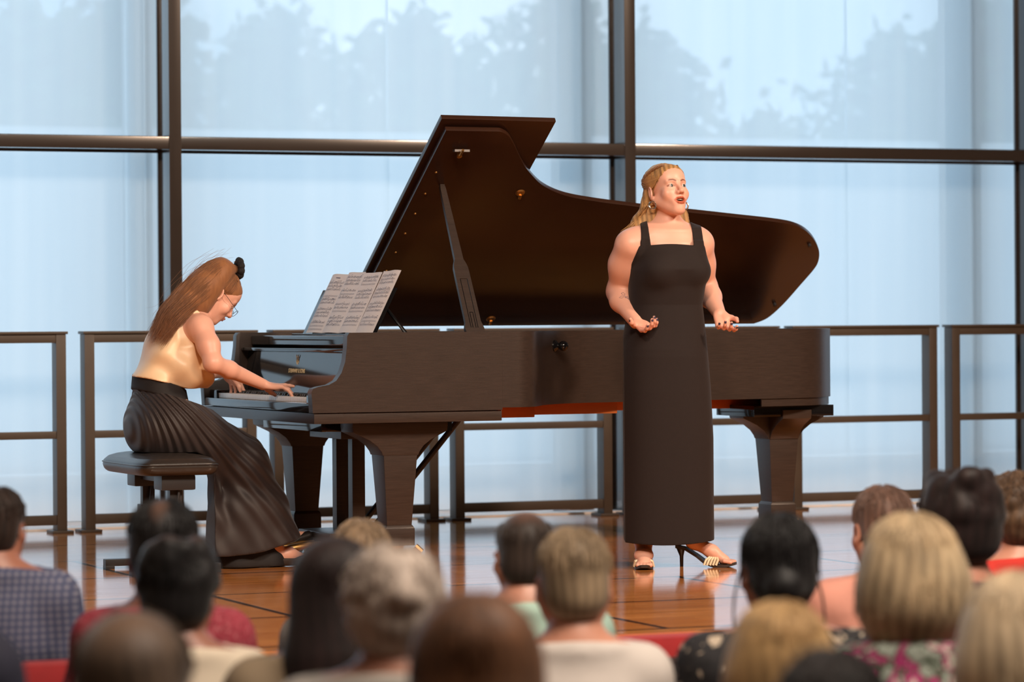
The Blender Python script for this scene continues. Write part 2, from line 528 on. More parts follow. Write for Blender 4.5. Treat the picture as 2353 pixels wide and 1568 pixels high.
class Sculpt:
    def __init__(s):
        s.p = []
        s.M = np.eye(4)
        s.clips = []

    def copy(s):
        t = Sculpt()
        t.p = list(s.p)
        t.M = s.M.copy()
        return t

    def _sc(s): return np.linalg.norm(s.M[:3, 0])

    def cone(s, a, b, ra, rb, k=0.02, op='u', flat=None):
        q = s._sc()
        a, b = tp(s.M, a), tp(s.M, b)
        if flat is not None:
            w = unit(s.M[:3, :3] @ np.asarray(flat[0], float))
            flat = (w, flat[1])
        s.p.append(('cone', a, b, ra * q, rb * q, k * q, op, flat))
        return s

    def chain(s, pts, rs, k=0.02, op='u', flat=None):
        for i in range(len(pts) - 1): s.cone(pts[i], pts[i + 1], rs[i], rs[i + 1], k, op, flat)
        return s

    def ell(s, c, r, Rm=None, k=0.02, op='u'):
        q = s._sc()
        Rw = s.M[:3, :3] / q
        if Rm is not None: Rw = Rw @ np.asarray(Rm)[:3, :3]
        s.p.append(('ell', tp(s.M, c), np.asarray(r, float) * q, Rw, k * q, op))
        return s

    def loft(s, sec, k=0.02, op='u', yaw=0.0, pw=2.0):
        """sections (z, cx, cy, rx, ry) upright in world axes"""
        s.p.append(('loft', np.array(sec, float), k, op, yaw, pw))
        return s

    def bounds(s):
        lo, hi = np.full(3, 9e9), np.full(3, -9e9)
        for p in s.p:
            l, h = s._b(p)
            if p[-1] == 's' or (p[0] == 'cone' and p[6] == 's') or (p[0] == 'loft' and p[3] == 's'): continue
            lo, hi = np.minimum(lo, l), np.maximum(hi, h)
        return lo, hi

    def _b(s, p):
        if p[0] == 'cone':
            _, a, b, ra, rb = p[:5]
            f = 1.0 if p[7] is None else max(1.0, p[7][1])
            return np.minimum(a - ra * f, b - rb * f), np.maximum(a + ra * f, b + rb * f)
        if p[0] == 'ell':
            r = p[2].max()
            e = np.sqrt(((p[3] * p[2][None, :]) ** 2).sum(1))
            return p[1] - e, p[1] + e
        sec = p[1]
        r = np.maximum(sec[:, 3], sec[:, 4])
        return (np.array([(sec[:, 1] - r).min(), (sec[:, 2] - r).min(), sec[:, 0].min()]),
                np.array([(sec[:, 1] + r).max(), (sec[:, 2] + r).max(), sec[:, 0].max()]))

    def field(s, h, off=0.0, pad=0.03):
        lo, hi = s.bounds()
        lo, hi = lo - pad - off, hi + pad + off
        ax = [np.arange(lo[i], hi[i] + h, h, dtype=np.float32) for i in range(3)]
        D = np.full([len(a) for a in ax], 0.15, np.float32)
        for p in s.p:
            k = p[5] if p[0] == 'cone' else p[4] if p[0] == 'ell' else p[2]
            op = p[6] if p[0] == 'cone' else p[5] if p[0] == 'ell' else p[3]
            bl, bh = s._b(p)
            mg = k + off + 2.5 * h + 0.01
            sl = tuple(slice(max(0, int((bl[i] - mg - lo[i]) / h)), max(0, min(len(ax[i]), int((bh[i] + mg - lo[i]) / h) + 2))) for i in range(3))
            X, Y, Z = ax[0][sl[0]][:, None, None], ax[1][sl[1]][None, :, None], ax[2][sl[2]][None, None, :]
            if X.size == 0 or Y.size == 0 or Z.size == 0: continue
            if p[0] == 'cone':
                _, a, b, ra, rb, _, _, flat = p
                a, b = a.astype(np.float32), b.astype(np.float32)
                dx, dy, dz = X - a[0], Y - a[1], Z - a[2]
                e = b - a
                t = np.clip((dx * e[0] + dy * e[1] + dz * e[2]) / max(1e-9, float(e @ e)), 0, 1)
                qx, qy, qz = dx - t * e[0], dy - t * e[1], dz - t * e[2]
                if flat is not None:
                    w, f = flat
                    c = qx * w[0] + qy * w[1] + qz * w[2]
                    g = 1.0 / f - 1.0
                    qx, qy, qz = qx + c * g * w[0], qy + c * g * w[1], qz + c * g * w[2]
                v = np.sqrt(qx * qx + qy * qy + qz * qz) - (ra + (rb - ra) * t)
                if flat is not None and flat[1] < 1: v = v * flat[1]
            elif p[0] == 'ell':
                _, c, r, Rw, _, _ = p
                dx, dy, dz = X - c[0], Y - c[1], Z - c[2]
                q = [(dx * Rw[0, i] + dy * Rw[1, i] + dz * Rw[2, i]) / r[i] for i in range(3)]
                k0 = np.sqrt(q[0] ** 2 + q[1] ** 2 + q[2] ** 2)
                k1 = np.sqrt((q[0] / r[0]) ** 2 + (q[1] / r[1]) ** 2 + (q[2] / r[2]) ** 2)
                v = np.where(k1 > 1e-6, k0 * (k0 - 1.0) / np.maximum(k1, 1e-6), -r.min())
            else:
                sec = p[1]
                zz = np.clip(Z, sec[0, 0], sec[-1, 0])
                cx, cy, rx, ry = [np.interp(zz, sec[:, 0], sec[:, i]).astype(np.float32) for i in (1, 2, 3, 4)]
                co, si = math.cos(p[4]), math.sin(p[4])
                ux, uy = (X - cx) * co + (Y - cy) * si, -(X - cx) * si + (Y - cy) * co
                pw = p[5]
                n_ = (np.abs(ux / rx) ** pw + np.abs(uy / ry) ** pw) ** (1.0 / pw)
                v = (n_ - 1.0) * np.minimum(rx, ry)
                v = np.maximum(v, np.maximum(sec[0, 0] - Z, Z - sec[-1, 0]))
            v = v.astype(np.float32)
            cur = D[sl]
            if op == 'u':
                hh = np.maximum(k - np.abs(cur - v), 0) / k
                D[sl] = np.minimum(cur, v) - hh * hh * k * 0.25
            else:
                v = -v
                hh = np.maximum(k - np.abs(cur - v), 0) / k
                D[sl] = np.maximum(cur, v) + hh * hh * k * 0.25
        if off: D -= off
        for c in s.clips:
            D = np.maximum(D, np.broadcast_to(c(ax[0][:, None, None], ax[1][None, :, None], ax[2][None, None, :]), D.shape).astype(np.float32))
        for i in range(3):  # closed at the border
            q = [slice(None)] * 3
            for e in (0, -1):
                q[i] = e
                D[tuple(q)] = np.maximum(D[tuple(q)], 0.01)
        return D, lo, h

    def mesh(s, h, off=0.0, pad=0.03):
        D, lo, h = s.field(h, off, pad)
        n = np.array(D.shape)
        sg = D < 0
        c = np.zeros(n - 1, np.int8)
        for i in (0, 1):
            for j in (0, 1):
                for k in (0, 1): c += sg[i:n[0] - 1 + i, j:n[1] - 1 + j, k:n[2] - 1 + k]
        I = np.argwhere((c > 0) & (c < 8))
        acc = np.zeros((len(I), 3))
        cnt = np.zeros(len(I))
        corner = {}
        for i in (0, 1):
            for j in (0, 1):
                for k in (0, 1): corner[(i, j, k)] = D[I[:, 0] + i, I[:, 1] + j, I[:, 2] + k].astype(float)
        for a in corner:
            for ax_ in range(3):
                if a[ax_] == 0:
                    b = list(a); b[ax_] = 1; b = tuple(b)
                    va, vb = corner[a], corner[b]
                    mk = (va < 0) != (vb < 0)
                    t = np.where(mk, va / np.where(mk, va - vb, 1), 0)
                    pt = np.zeros((len(I), 3))
                    for q in range(3): pt[:, q] = a[q] + (t if q == ax_ else 0)
                    acc[mk] += pt[mk]
                    cnt[mk] += 1
        V = (I + acc / cnt[:, None]) * h + lo
        idx = -np.ones(n - 1, np.int64)
        idx[I[:, 0], I[:, 1], I[:, 2]] = np.arange(len(I))
        F = []
        for ax_ in range(3):
            u, w = (ax_ + 1) % 3, (ax_ + 2) % 3
            s0, s1 = [slice(0, None)] * 3, [slice(0, None)] * 3
            s0[ax_], s1[ax_] = slice(0, n[ax_] - 1), slice(1, n[ax_])
            A, B = sg[tuple(s0)], sg[tuple(s1)]
            E = np.argwhere(A != B)
            E = E[(E[:, u] > 0) & (E[:, w] > 0) & (E[:, u] < n[u] - 1) & (E[:, w] < n[w] - 1)]
            st = A[E[:, 0], E[:, 1], E[:, 2]]
            q = []
            for du, dw in ((-1, -1), (0, -1), (0, 0), (-1, 0)):
                e = E.copy(); e[:, u] += du; e[:, w] += dw
                q.append(idx[e[:, 0], e[:, 1], e[:, 2]])
            q = np.stack(q, 1)
            q[~st] = q[~st][:, ::-1]
            F.append(q)
        return V, np.concatenate(F)

    def build(s, name, m_, parent=None, h=0.005, off=0.0, color=None, post=None, origin=(0, 0, 0), smooth_it=1, attrs=None):
        V, F = s.mesh(h, off)
        for _ in range(smooth_it):  # light surface relaxing
            acc = np.zeros_like(V); cn = np.zeros(len(V))
            for i in range(4):
                np.add.at(acc, F[:, i], V[F[:, (i + 1) % 4]]); np.add.at(cn, F[:, i], 1)
                np.add.at(acc, F[:, i], V[F[:, (i + 3) % 4]]); np.add.at(cn, F[:, i], 1)
            V = V * 0.5 + 0.5 * acc / np.maximum(cn, 1)[:, None]
        if post is not None: V = post(V)
        me = bpy.data.meshes.new(name)
        W_ = V - np.asarray(origin, float)
        me.vertices.add(len(W_))
        me.vertices.foreach_set('co', W_.astype(np.float32).ravel())
        me.loops.add(len(F) * 4)
        me.loops.foreach_set('vertex_index', F.astype(np.int32).ravel())
        me.polygons.add(len(F))
        me.polygons.foreach_set('loop_start', np.arange(0, len(F) * 4, 4, dtype=np.int32))
        me.polygons.foreach_set('use_smooth', np.ones(len(F), bool))
        me.update(calc_edges=True)
        col = np.ones((len(V), 4), np.float32)
        if color is not None: col[:, :3] = color(V)
        at_ = me.color_attributes.new('Col', 'FLOAT_COLOR', 'POINT')
        at_.data.foreach_set('color', col.ravel())
        if attrs:
            for nme, fn in attrs.items():
                at_ = me.attributes.new(nme, 'FLOAT', 'POINT')
                at_.data.foreach_set('value', np.asarray(fn(V), np.float32))
        return link(name, me, m_, parent)


def seg_dist(P, a, b):
    a, b = np.asarray(a, float), np.asarray(b, float)
    e = b - a
    t = np.clip(((P - a) @ e) / max(1e-12, e @ e), 0, 1)
    return np.linalg.norm(P - a - t[:, None] * e, axis=1)


def mixc(base, col, w): return base * (1 - w[:, None]) + np.asarray(col)[None, :] * w[:, None]


def strands(name, lines, r0, m_, parent=None, origin=(0, 0, 0), r1=0.15):
    """hair locks: many thin tapering tubes in one mesh; lines is (n, k, 3)"""
    L = np.asarray(lines, float)
    n, k, _ = L.shape
    T = np.gradient(L, axis=1)
    T /= np.linalg.norm(T, axis=2, keepdims=True) + 1e-9
    ref = np.array([0.31, 0.57, 0.76])
    U = np.cross(T, ref); U /= np.linalg.norm(U, axis=2, keepdims=True) + 1e-9
    Vv = np.cross(T, U)
    t = np.linspace(0, 1, k)
    rad = np.asarray(r0)
    rad = (rad[:, None] if rad.ndim else np.full((n, 1), float(r0))) * (np.minimum(1, 0.5 + 3 * t) * (1 - (1 - r1) * t ** 2.5))[None, :]
    ring = [L + rad[:, :, None] * (U * math.cos(q) + Vv * math.sin(q)) for q in (0, 2 * PI / 3, 4 * PI / 3)]
    V = np.stack(ring, 2).reshape(-1, 3) - np.asarray(origin, float)
    base = (np.arange(n) * k * 3)[:, None, None] + (np.arange(k - 1) * 3)[None, :, None]
    j = np.arange(3)[None, None, :]
    j2 = (j + 1) % 3
    F = np.stack([base + j, base + j2, base + 3 + j2, base + 3 + j], -1).reshape(-1, 4)
    me = bpy.data.meshes.new(name)
    me.vertices.add(len(V)); me.vertices.foreach_set('co', V.astype(np.float32).ravel())
    me.loops.add(len(F) * 4); me.loops.foreach_set('vertex_index', F.astype(np.int32).ravel())
    me.polygons.add(len(F)); me.polygons.foreach_set('loop_start', np.arange(0, len(F) * 4, 4, dtype=np.int32))
    me.polygons.foreach_set('use_smooth', np.ones(len(F), bool))
    me.update(calc_edges=True)
    col = np.ones((n, k * 3, 4), np.float32)
    v = (0.78 + 0.44 * rng.random(n))[:, None]
    col[:, :, :3] = v[:, :, None]
    at_ = me.color_attributes.new('Col', 'FLOAT_COLOR', 'POINT')
    at_.data.foreach_set('color', col.ravel())
    return link(name, me, m_, parent)


def join(a, others):
    """merge the meshes of others (same parent space) into a"""
    b = bmesh.new()
    b.from_mesh(a.data)
    for o in others:
        b.from_mesh(o.data)
        me = o.data
        bpy.data.objects.remove(o)
        bpy.data.meshes.remove(me)
    b.to_mesh(a.data)
    b.free()
    return a


def hair_mat(name, c1, c2, rough=0.55):
    return mat(name, c1, rough, col2=c2, vscale=14, stretch=(6, 6, 1.2), spec=0.25, bump=0.3, bscale=25, attr='Col', sheen=0.1)


# ------------------------------------------------------------------ the setting
XL, XR, YB, ZT = -2.9, 15.3, -2.5, 7.5
YW = 16.35            # front of the mullions
YS0, YS1 = 9.98, 17.0  # stage edge, window line


def struct(o): return tag(o, kind='structure')


struct(MB().box((XL, YB, -0.2), (XR, YS0 + 0.3, 0.0)).build('floor', M['hall_floor']))
struct(MB().box((XL, YS0, ZS - 0.05), (XR, YS1, ZS)).build('stage_floor', M['stage']))
struct(MB().box((XL, YS0 + 0.06, 0.0), (XR, YS1, ZS - 0.052)).build('stage_base', mat('stage_riser', (0.07, 0.018, 0.012), 0.5)))
struct(MB().box((XL - 0.2, YB - 0.2, -0.2), (XL, YS1 + 0.3, ZT)).build('wall_left', M['plaster']))
struct(MB().box((XR, YB - 0.2, -0.2), (XR + 0.2, YS1 + 0.3, ZT)).build('wall_right', M['plaster']))
struct(MB().box((XL, YB - 0.2, -0.2), (XR, YB, ZT)).build('wall_back', M['plaster']))
struct(MB().box((XL - 0.2, YB - 0.2, ZT), (XR + 0.2, YS1 + 0.3, ZT + 0.2)).build('ceiling', M['ceiling']))
struct(MB().box((XL, YW + 0.02, ZS), (XR, YW + 0.20, ZS + 0.008)).build('trim_1', M['white_sill']))

# the tall window front: mullions, one transom row, panes
MX = [4.886 + 2.6 * k for k in range(-3, 4)]
TZ0, TZ1 = 2.663, 2.728
k = 0
for i, x in enumerate(MX):
    k += 1
    b = MB()
    b.box((x - 0.033, YW, ZS), (x + 0.033, YW + 0.175, ZT), 0.003)
    b.box((x - 0.045, YW + 0.172, ZS), (x + 0.045, YW + 0.19, ZT))
    struct(b.build('trim_%d' % (k + 1), M['frame']))
xs = [XL] + MX + [XR]
for i in range(len(xs) - 1):
    a, b_ = xs[i] + (0.033 if i else 0), xs[i + 1] - (0.033 if i + 1 < len(xs) - 1 else 0)
    w = struct(empty('window_%d' % (i + 1), (a, YW, ZS)))
    MB().box((0, 0.004, TZ0 - ZS), (b_ - a, 0.175, TZ1 - ZS), 0.003).box((0, 0.155, TZ0 - ZS - 0.012), (b_ - a, 0.19, TZ1 - ZS + 0.012)).build('transom', M['frame'], w)
    for z0, z1 in ((0.035, TZ0 - ZS), (TZ1 - ZS, ZT - ZS)):
        MB().quad([(0, 0.178, z0), (b_ - a, 0.178, z0), (b_ - a, 0.178, z1), (0, 0.178, z1)]).build('pane', M['glass'], w)

# screen blinds outside the panes; neighbouring widths overlap and read darker there
YBL = YW + 0.42
ovl = [at(298, 300, y=YBL)[0], at(336, 300, y=YBL)[0], at(890, 300, y=YBL)[0], at(1284, 150, y=YBL)[0], at(1338, 150, y=YBL)[0],
       at(1945, 300, y=YBL)[0], at(2172, 300, y=YBL)[0], at(2236, 300, y=YBL)[0]]
spans = [(XL, 0.2), (0.16, 1.7), (1.64, ovl[0] + 0.0), (ovl[0] - 0.02, ovl[1] + 0.0), (ovl[1] - 0.012, ovl[2] + 0.01), (ovl[2], ovl[4]),
         (ovl[3], ovl[5] + 0.008), (ovl[5], ovl[7]), (ovl[6], 11.2), (11.15, 13.1), (13.05, XR)]
BL_W = ['from the far left wall', 'far left of the pianist', 'left of the pianist', 'narrow, behind the pianist', 'between the left mullion and the open lid',
        'behind the open piano lid', 'behind the singer', 'right of the singer', 'above the rightmost railing', 'beyond the right edge', 'by the right wall']
for i, (a, b_) in enumerate(spans):
    mb = MB()
    nx = max(2, int((b_ - a) / 0.05))
    y0 = YBL + (0.02 if i % 2 else 0.0)
    cols = []
    for q in range(nx + 1):
        x = a + (b_ - a) * q / nx
        y = y0 + 0.003 * math.sin(x * 5.1)
        cols.append((mb.b.verts.new((x, y, ZS + 0.02)), mb.b.verts.new((x, y, ZT))))
    for q in range(nx): mb.b.faces.new((cols[q][0], cols[q + 1][0], cols[q + 1][1], cols[q][1]))
    o = mb.build('roller_blind', M['blind'], origin=(a, y0, ZS))
    tag(o, 'pale translucent screen blind over the tall window, ' + BL_W[i], 'blind', 'screen blinds across the window front')

# outside: paving, a low white parapet, posts and trees seen as dim shapes through the blinds
struct(MB().box((-30, YS1 + 0.4, 0.2), (70, 60, 0.4)).build('ground_outside', M['concrete']))
struct(MB().box((-20, 19.0, 0.4), (45, 19.25, 0.86), 0.01).build('parapet_outside', M['white_sill']))
struct(MB().box((-5, 30.0, 0.4), (40, 30.4, 3.62), 0.02).build('wall_outside', M['white_sill']))
for i, (px, w) in enumerate(((315, 0.05), (1312, 0.075), (2205, 0.075))):
    x = at(px, 300, y=17.0)[0]
    o = MB().box((x - w, 16.88, 0.4), (x + w, 17.12, 7.4), 0.004).build('outer_post', M['outer_post'], origin=(x, 17.0, 0.4))
    tag(o, 'grey post outside the window seen dimly through the blind, ' + ('left of the pianist', 'above the open piano lid', 'near the right edge')[i], 'post', 'posts outside the window')


def tree(x, y, h, w, label, seed):
    r = np.random.default_rng(seed)
    t = empty('tree', (x, y, 0.4))
    tag(t, label, 'tree', 'trees outside the window')
    MB().tube([(0, 0, 0), (0.05, 0, h * 0.35), (0, 0.05, h * 0.75)], 0.16, 10, 0.06).build('trunk', M['bark'], t)
    b = MB()
    for q in range(3400):
        z = h * (0.16 + 0.88 * r.random() ** 0.9 + 0.035 * r.normal())
        ww = w * 1.5 * math.sqrt(max(0.05, 1.0 - max(0, (z / h - 0.35) / 0.72) ** 2))
        an, rr = r.random() * 2 * PI, abs(r.normal(0, 0.62)) * ww
        c = Vector((rr * math.cos(an), rr * math.sin(an), z))
        u = Vector(r.normal(0, 1, 3)).normalized()
        v = u.orthogonal().normalized()
        sz = 0.06 + 0.08 * r.random()
        b.quad([c - u * sz * 1.6, c + v * sz, c + u * sz * 1.6, c - v * sz])
    b.build('crown', M['foliage'], t, smooth=False)


for i, (px, top, w, yy) in enumerate(((40, 90, 1.5, 36), (300, 40, 1.3, 44), (640, 90, 1.6, 52), (960, 110, 1.4, 38), (1290, 40, 1.3, 46),
                                      (1480, 150, 1.0, 40), (1770, 330, 1.5, 35), (2060, 150, 1.3, 44), (2300, 60, 1.3, 38))):
    p = at(px, top, y=yy)
    tree(p[0], yy, p[2] - 0.4, w, 'leafy tree outside seen softly through the blinds, ' + (
        'at the left edge', 'just right of the left-edge tree', 'above the pianist', 'above the piano lid on its left', 'above the raised lid tip',
        'left of the singer', 'right of the singer, lowest crown', 'near the right mullion', 'at the right edge')[i], 20 + i)

# ------------------------------------------------------------------ guard railings in front of the window
YR0, YR1 = 16.10, 16.19
RL = ['leftmost, cut by the photo edge', 'behind the pianist', 'behind the piano keyboard end', 'behind the middle of the piano',
      'behind the singer', 'right of the piano tail', 'rightmost, cut by the photo edge']
proto = None
for i in range(7):
    x0 = 3.318 + 1.0075 * i
    if proto is None:
        wd, ht, t = 0.912, 1.007, 0.052
        g = empty('guard_railing', (x0, YR0, ZS))
        for nm, px in (('post', 0.0), ('post', wd - t)):
            MB().box((px, 0, 0.012), (px + t, YR1 - YR0, ht), 0.004).build(nm, M['rail'], g)
        for z0, z1 in ((ht - 0.044, ht), (0.478, 0.516), (0.042, 0.092)):
            MB().box((t, 0.004, z0), (wd - t, 0.05, z1), 0.004).build('crossbar', M['rail'], g)
        MB().box((-0.008, -0.01, ht), (wd + 0.008, YR1 - YR0 + 0.01, ht + 0.014), 0.003).build('cap_rail', M['rail'], g)
        for px in (t / 2, wd - t / 2):
            MB().box((px - 0.055, -0.02, 0), (px + 0.055, YR1 - YR0 + 0.02, 0.014), 0.003).build('foot_plate', M['rail'], g)
        MB().box((wd - 0.008, 0.05, 0.05), (wd + 0.012, YR1 - YR0, ht - 0.01), 0.002).build('side_plate', M['frame'], g)
        proto = g
    else:
        g = proto.copy(); C.objects.link(g)
        for ch in proto.children:
            c = ch.copy(); C.objects.link(c); c.parent = g
        g.location = (x0, YR0, ZS)
    tag(g, 'bronze metal guard railing panel on the stage, ' + RL[i], 'railing', 'guard railing panels along the window')


def pj(p):
    v = np.asarray(p, float) - CAM
    d = v @ fwd
    return 1176.5 + v @ rgt / d * FPX, 784 - v @ upv / d * FPX


# ------------------------------------------------------------------ grand piano
YF, YN = 14.43, 12.86          # spine side, treble side
PO = (4.42, YN, ZS)
piano = tag(empty('grand_piano', PO), 'black concert grand piano with its lid raised on the prop', 'piano')


def pb(mb, name, m, parent=piano, **kw): return mb.build(name, m, parent, origin=PO, **kw)


curve = catmull([(5.30, 1.55), (5.370, 1.548), (5.438, 1.515), (5.488, 1.453), (5.576, 1.319), (5.653, 1.225), (5.747, 1.135), (5.876, 1.066),
                 (6.042, 1.024), (6.206, 0.995), (6.394, 0.963), (6.582, 0.938), (6.821, 0.902), (7.0, 0.875), (7.118, 0.848),
                 (7.207, 0.802), (7.285, 0.73), (7.355, 0.635), (7.39, 0.548), (7.397, 0.474), (7.382, 0.342), (7.36, 0.171), (7.325, 0.05), (7.27, 0.0)], 5)
TZ, BZ = ZS + 1.012, ZS + 0.688


def inset(pl, d):
    pl = np.asarray(pl)
    n = len(pl)
    nx, pv = np.roll(pl, -1, 0), np.roll(pl, 1, 0)
    t = nx - pv
    t /= np.linalg.norm(t, axis=1, keepdims=True) + 1e-9
    nn = np.stack([-t[:, 1], t[:, 0]], 1)
    area = 0.5 * np.sum(pl[:, 0] * nx[:, 1] - nx[:, 0] * pl[:, 1])
    return pl + nn * (d if area > 0 else -d)


# plan outline in (x, y)
plan = [(5.2812, YN)] + [(p[0], YF - p[1] - (1.57 - 1.55) * max(0, min(1, (p[1] - 1.3) / 0.2))) for p in curve] + [(4.60, YF)]
plan = np.array(plan)
inner = inset(plan, 0.045)
inner[0], inner[-1] = (5.2812, YN + 0.045), (4.60, YF - 0.045)
mb = MB()
n = len(plan)
V = [[mb.b.verts.new((p[0], p[1], z)) for p in pl] for pl, z in ((plan, BZ), (plan, TZ), (inner, TZ), (inner, BZ))]
for k in range(4):
    a, b_ = V[k], V[(k + 1) % 4]
    for i in range(n - 1): mb.b.faces.new((a[i], a[i + 1], b_[i + 1], b_[i]))
for i in (0, n - 1): mb.b.faces.new([V[k][i] for k in range(4)])
bmesh.ops.recalc_face_normals(mb.b, faces=mb.b.faces[:])
arm = [(4.428, ZS + 0.678), (4.424, ZS + 0.74), (4.422, ZS + 0.765), (4.43, ZS + 0.780), (4.452, ZS + 0.787), (4.50, ZS + 0.795), (4.532, ZS + 0.812), (4.556, ZS + 0.845),
       (4.572, ZS + 0.89), (4.580, ZS + 0.95), (4.582, ZS + 0.998), (4.592, ZS + 1.012), (4.601, ZS + 1.012), (4.601, ZS + 0.678)]
arm_near = arm[:-2] + [(5.281, ZS + 1.012), (5.281, ZS + 0.678)]
mb.prism(arm_near, 1, YN, YN + 0.05)
mb.prism(arm, 1, YF - 0.05, YF, 0.004)
pb(mb, 'case', M['ebony'])
mb = MB().box((4.436, YN + 0.008, ZS + 0.632), (5.281, YF - 0.008, ZS + 0.676), 0.003)
pb(mb, 'key_bed', M['ebony'])
pb(MB().box((4.428, YN + 0.05, ZS + 0.680), (4.452, YF - 0.05, ZS + 0.716), 0.004), 'key_slip', M['gloss'])
for y0, y1 in ((YN + 0.05, YN + 0.155), (YF - 0.155, YF - 0.05)):
    pb(MB().box((4.452, y0, ZS + 0.680), (4.64, y1, ZS + 0.752), 0.006), 'key_block', M['gloss'])
# keys: 52 white, 36 black; treble at the near side
y_hi, y_lo = YF - 0.157, YN + 0.157
kw = (y_hi - y_lo) / 52
bm_w = MB().box((0, 0.0005, 0), (0.15, kw - 0.0005, 0.022), 0.001)
bm_k = MB().prism([(0, 0), (0.095, 0), (0.095, 0.012), (0.006, 0.012)], 1, -0.005, 0.005, 0.001)
pw_, pk_ = None, None
for i in range(52):
    if pw_ is None:
        pw_ = bm_w.build('white_key', M['ivory'], piano); o = pw_
    else:
        o = pw_.copy(); C.objects.link(o)
    o.location = (4.462 - PO[0], y_hi - (i + 1) * kw - PO[1], 0.716)
    if i < 51 and (i % 7) in (0, 2, 3, 5, 6):
        if pk_ is None:
            pk_ = bm_k.build('black_key', M['key_black'], piano); o = pk_
        else:
            o = pk_.copy(); C.objects.link(o)
        o.location = (4.515 - PO[0], y_hi - (i + 1) * kw - PO[1], 0.738)
# fall board with its lettering, shelf and music desk
fb = pb(MB().prism([(4.618, ZS + 0.742), (4.628, ZS + 0.742), (4.650, ZS + 0.928), (4.640, ZS + 0.928)], 1, YN + 0.052, YF - 0.052), 'fall_board', M['gloss'])
fc = bpy.data.curves.new('lettering', 'FONT')
fc.body = 'STEINWAY & SONS'
fc.size = 0.026
fc.align_x = 'CENTER'
fc.extrude = 0.0004
fc.materials.append(M['brass'])
tmp = bpy.data.objects.new('lettering', fc)
C.objects.link(tmp)
bpy.context.view_layer.update()
tme = bpy.data.meshes.new_from_object(tmp.evaluated_get(bpy.context.evaluated_depsgraph_get()))
bpy.data.objects.remove(tmp)
bpy.data.curves.remove(fc)
tme.materials.clear()
to = link('lettering', tme, M['gold_paint'], fb)
to.matrix_local = Matrix(((0, 0.1174, -0.9931, 4.6290 - PO[0] - 0.0008), (-1, 0, 0, 13.66 - PO[1]), (0, 0.9931, 0.1174, 0.835), (0, 0, 0, 1)))
ly = MB()
lx = 4.6340 - PO[0]
for sg in (-1, 1):
    ly.tube([(lx, 13.66 - PO[1] + sg * q[0], 0.872 + q[1]) for q in ((0.003, 0), (0.014, 0.008), (0.010, 0.022), (0.016, 0.036), (0.010, 0.042))], 0.0016, 6)
ly.tube([(lx, 13.66 - PO[1], 0.866), (lx, 13.66 - PO[1], 0.905)], 0.001, 6).tube([(lx, 13.645 - PO[1], 0.905), (lx, 13.675 - PO[1], 0.905)], 0.0014, 6)
ly.build('lyre_emblem', M['gold_paint'], fb)
pb(MB().box((4.606, YN + 0.052, ZS + 0.930), (4.70, YF - 0.052, ZS + 0.944), 0.004), 'fall_board_cap', M['gloss'])
pb(MB().box((4.655, YN + 0.047, ZS + 0.957), (5.14, YF - 0.047, ZS + 0.998), 0.005), 'music_shelf', M['gloss'])
DX, DZ = 0.13, 0.258      # the tilt of the desk over the height of a page
dn = unit((-DZ, 0, DX))
md = MB()
b0 = np.array([4.835, 0, ZS + 0.998])
md.prism([(b0[0], b0[2]), (b0[0] + 0.02, b0[2]), (b0[0] + 0.02 + DX * 0.80, b0[2] + DZ * 0.80), (b0[0] + DX * 0.80, b0[2] + DZ * 0.80)], 1, 13.26, 14.19, 0.004)
md.box((4.80, 13.22, ZS + 0.998), (4.86, 14.23, ZS + 1.006), 0.002)
for y in (13.42, 14.0): md.tube([(4.93, y, ZS + 1.16), (5.06, y, ZS + 1.0)], 0.008, 8)
pb(md, 'music_desk', M['gloss'])
# inside: iron plate, soundboard, strings, underside beams
ins = inset(plan, 0.048)
ins[0], ins[-1] = (5.0, YN + 0.05), (5.0, YF - 0.05)
sb = MB()
sb.prism([tuple(p) for p in ins], 2, ZS + 0.80, ZS + 0.815)
pb(sb, 'soundboard', M['spruce'], smooth=False)
pl_ = inset(plan, 0.10)
pl_[0], pl_[-1] = (5.06, YN + 0.11), (5.06, YF - 0.11)
pin = inset(plan, 0.19)
pin[0], pin[-1] = (5.32, YN + 0.2), (5.32, YF - 0.2)
ip = MB().ring_prism([tuple(p) for p in pl_], [tuple(p) for p in pin], ZS + 0.87, ZS + 0.89)
ip.box((5.02, YN + 0.06, ZS + 0.875), (5.34, YF - 0.06, ZS + 0.90), 0.004)
for y0, x1 in ((13.75, 7.15), (14.05, 7.1), (13.45, 5.9)): ip.box((5.3, y0 - 0.02, ZS + 0.87), (x1, y0 + 0.02, ZS + 0.93), 0.006)
pb(ip, 'iron_plate', M['gold'])
st = MB()
for q in range(46):
    y = YN + 0.14 + q * (1.29 / 45)
    xe = min(7.05, np.interp(YF - y, [p[1] for p in curve[::-1]], [p[0] for p in curve[::-1]]) - 0.15) if y < 14.2 else 7.0
    if xe > 5.3: st.tube([(5.2, y, ZS + 0.905), (xe, y + 0.05, ZS + 0.905)], 0.0016, 4)
tag(pb(st, 'strings', M['brass']), kind='stuff')
bm_ = MB()
bm_.prism([tuple(p) for p in inset(plan, 0.05)][1:-1] + [(5.29, YF - 0.05)], 2, ZS + 0.688, ZS + 0.70)
for y0, x1 in ((YN + 0.32, 5.55), (13.52, 6.1), (13.95, 7.1), (14.25, 7.15)): bm_.box((5.0, y0 - 0.035, ZS + 0.635), (x1, y0 + 0.035, ZS + 0.69), 0.004)
pb(bm_, 'underside_beams', M['spruce'])
tpl = [tuple(p) for p in inset(plan, 0.008) if p[0] > 6.86]
pb(MB().prism(tpl, 2, ZS + 0.652, ZS + 0.687), 'tail_plate', M['ebony'], smooth=False)
# lid, hinged on the spine side
AL = R(33.4)
ZH = ZS + 1.035


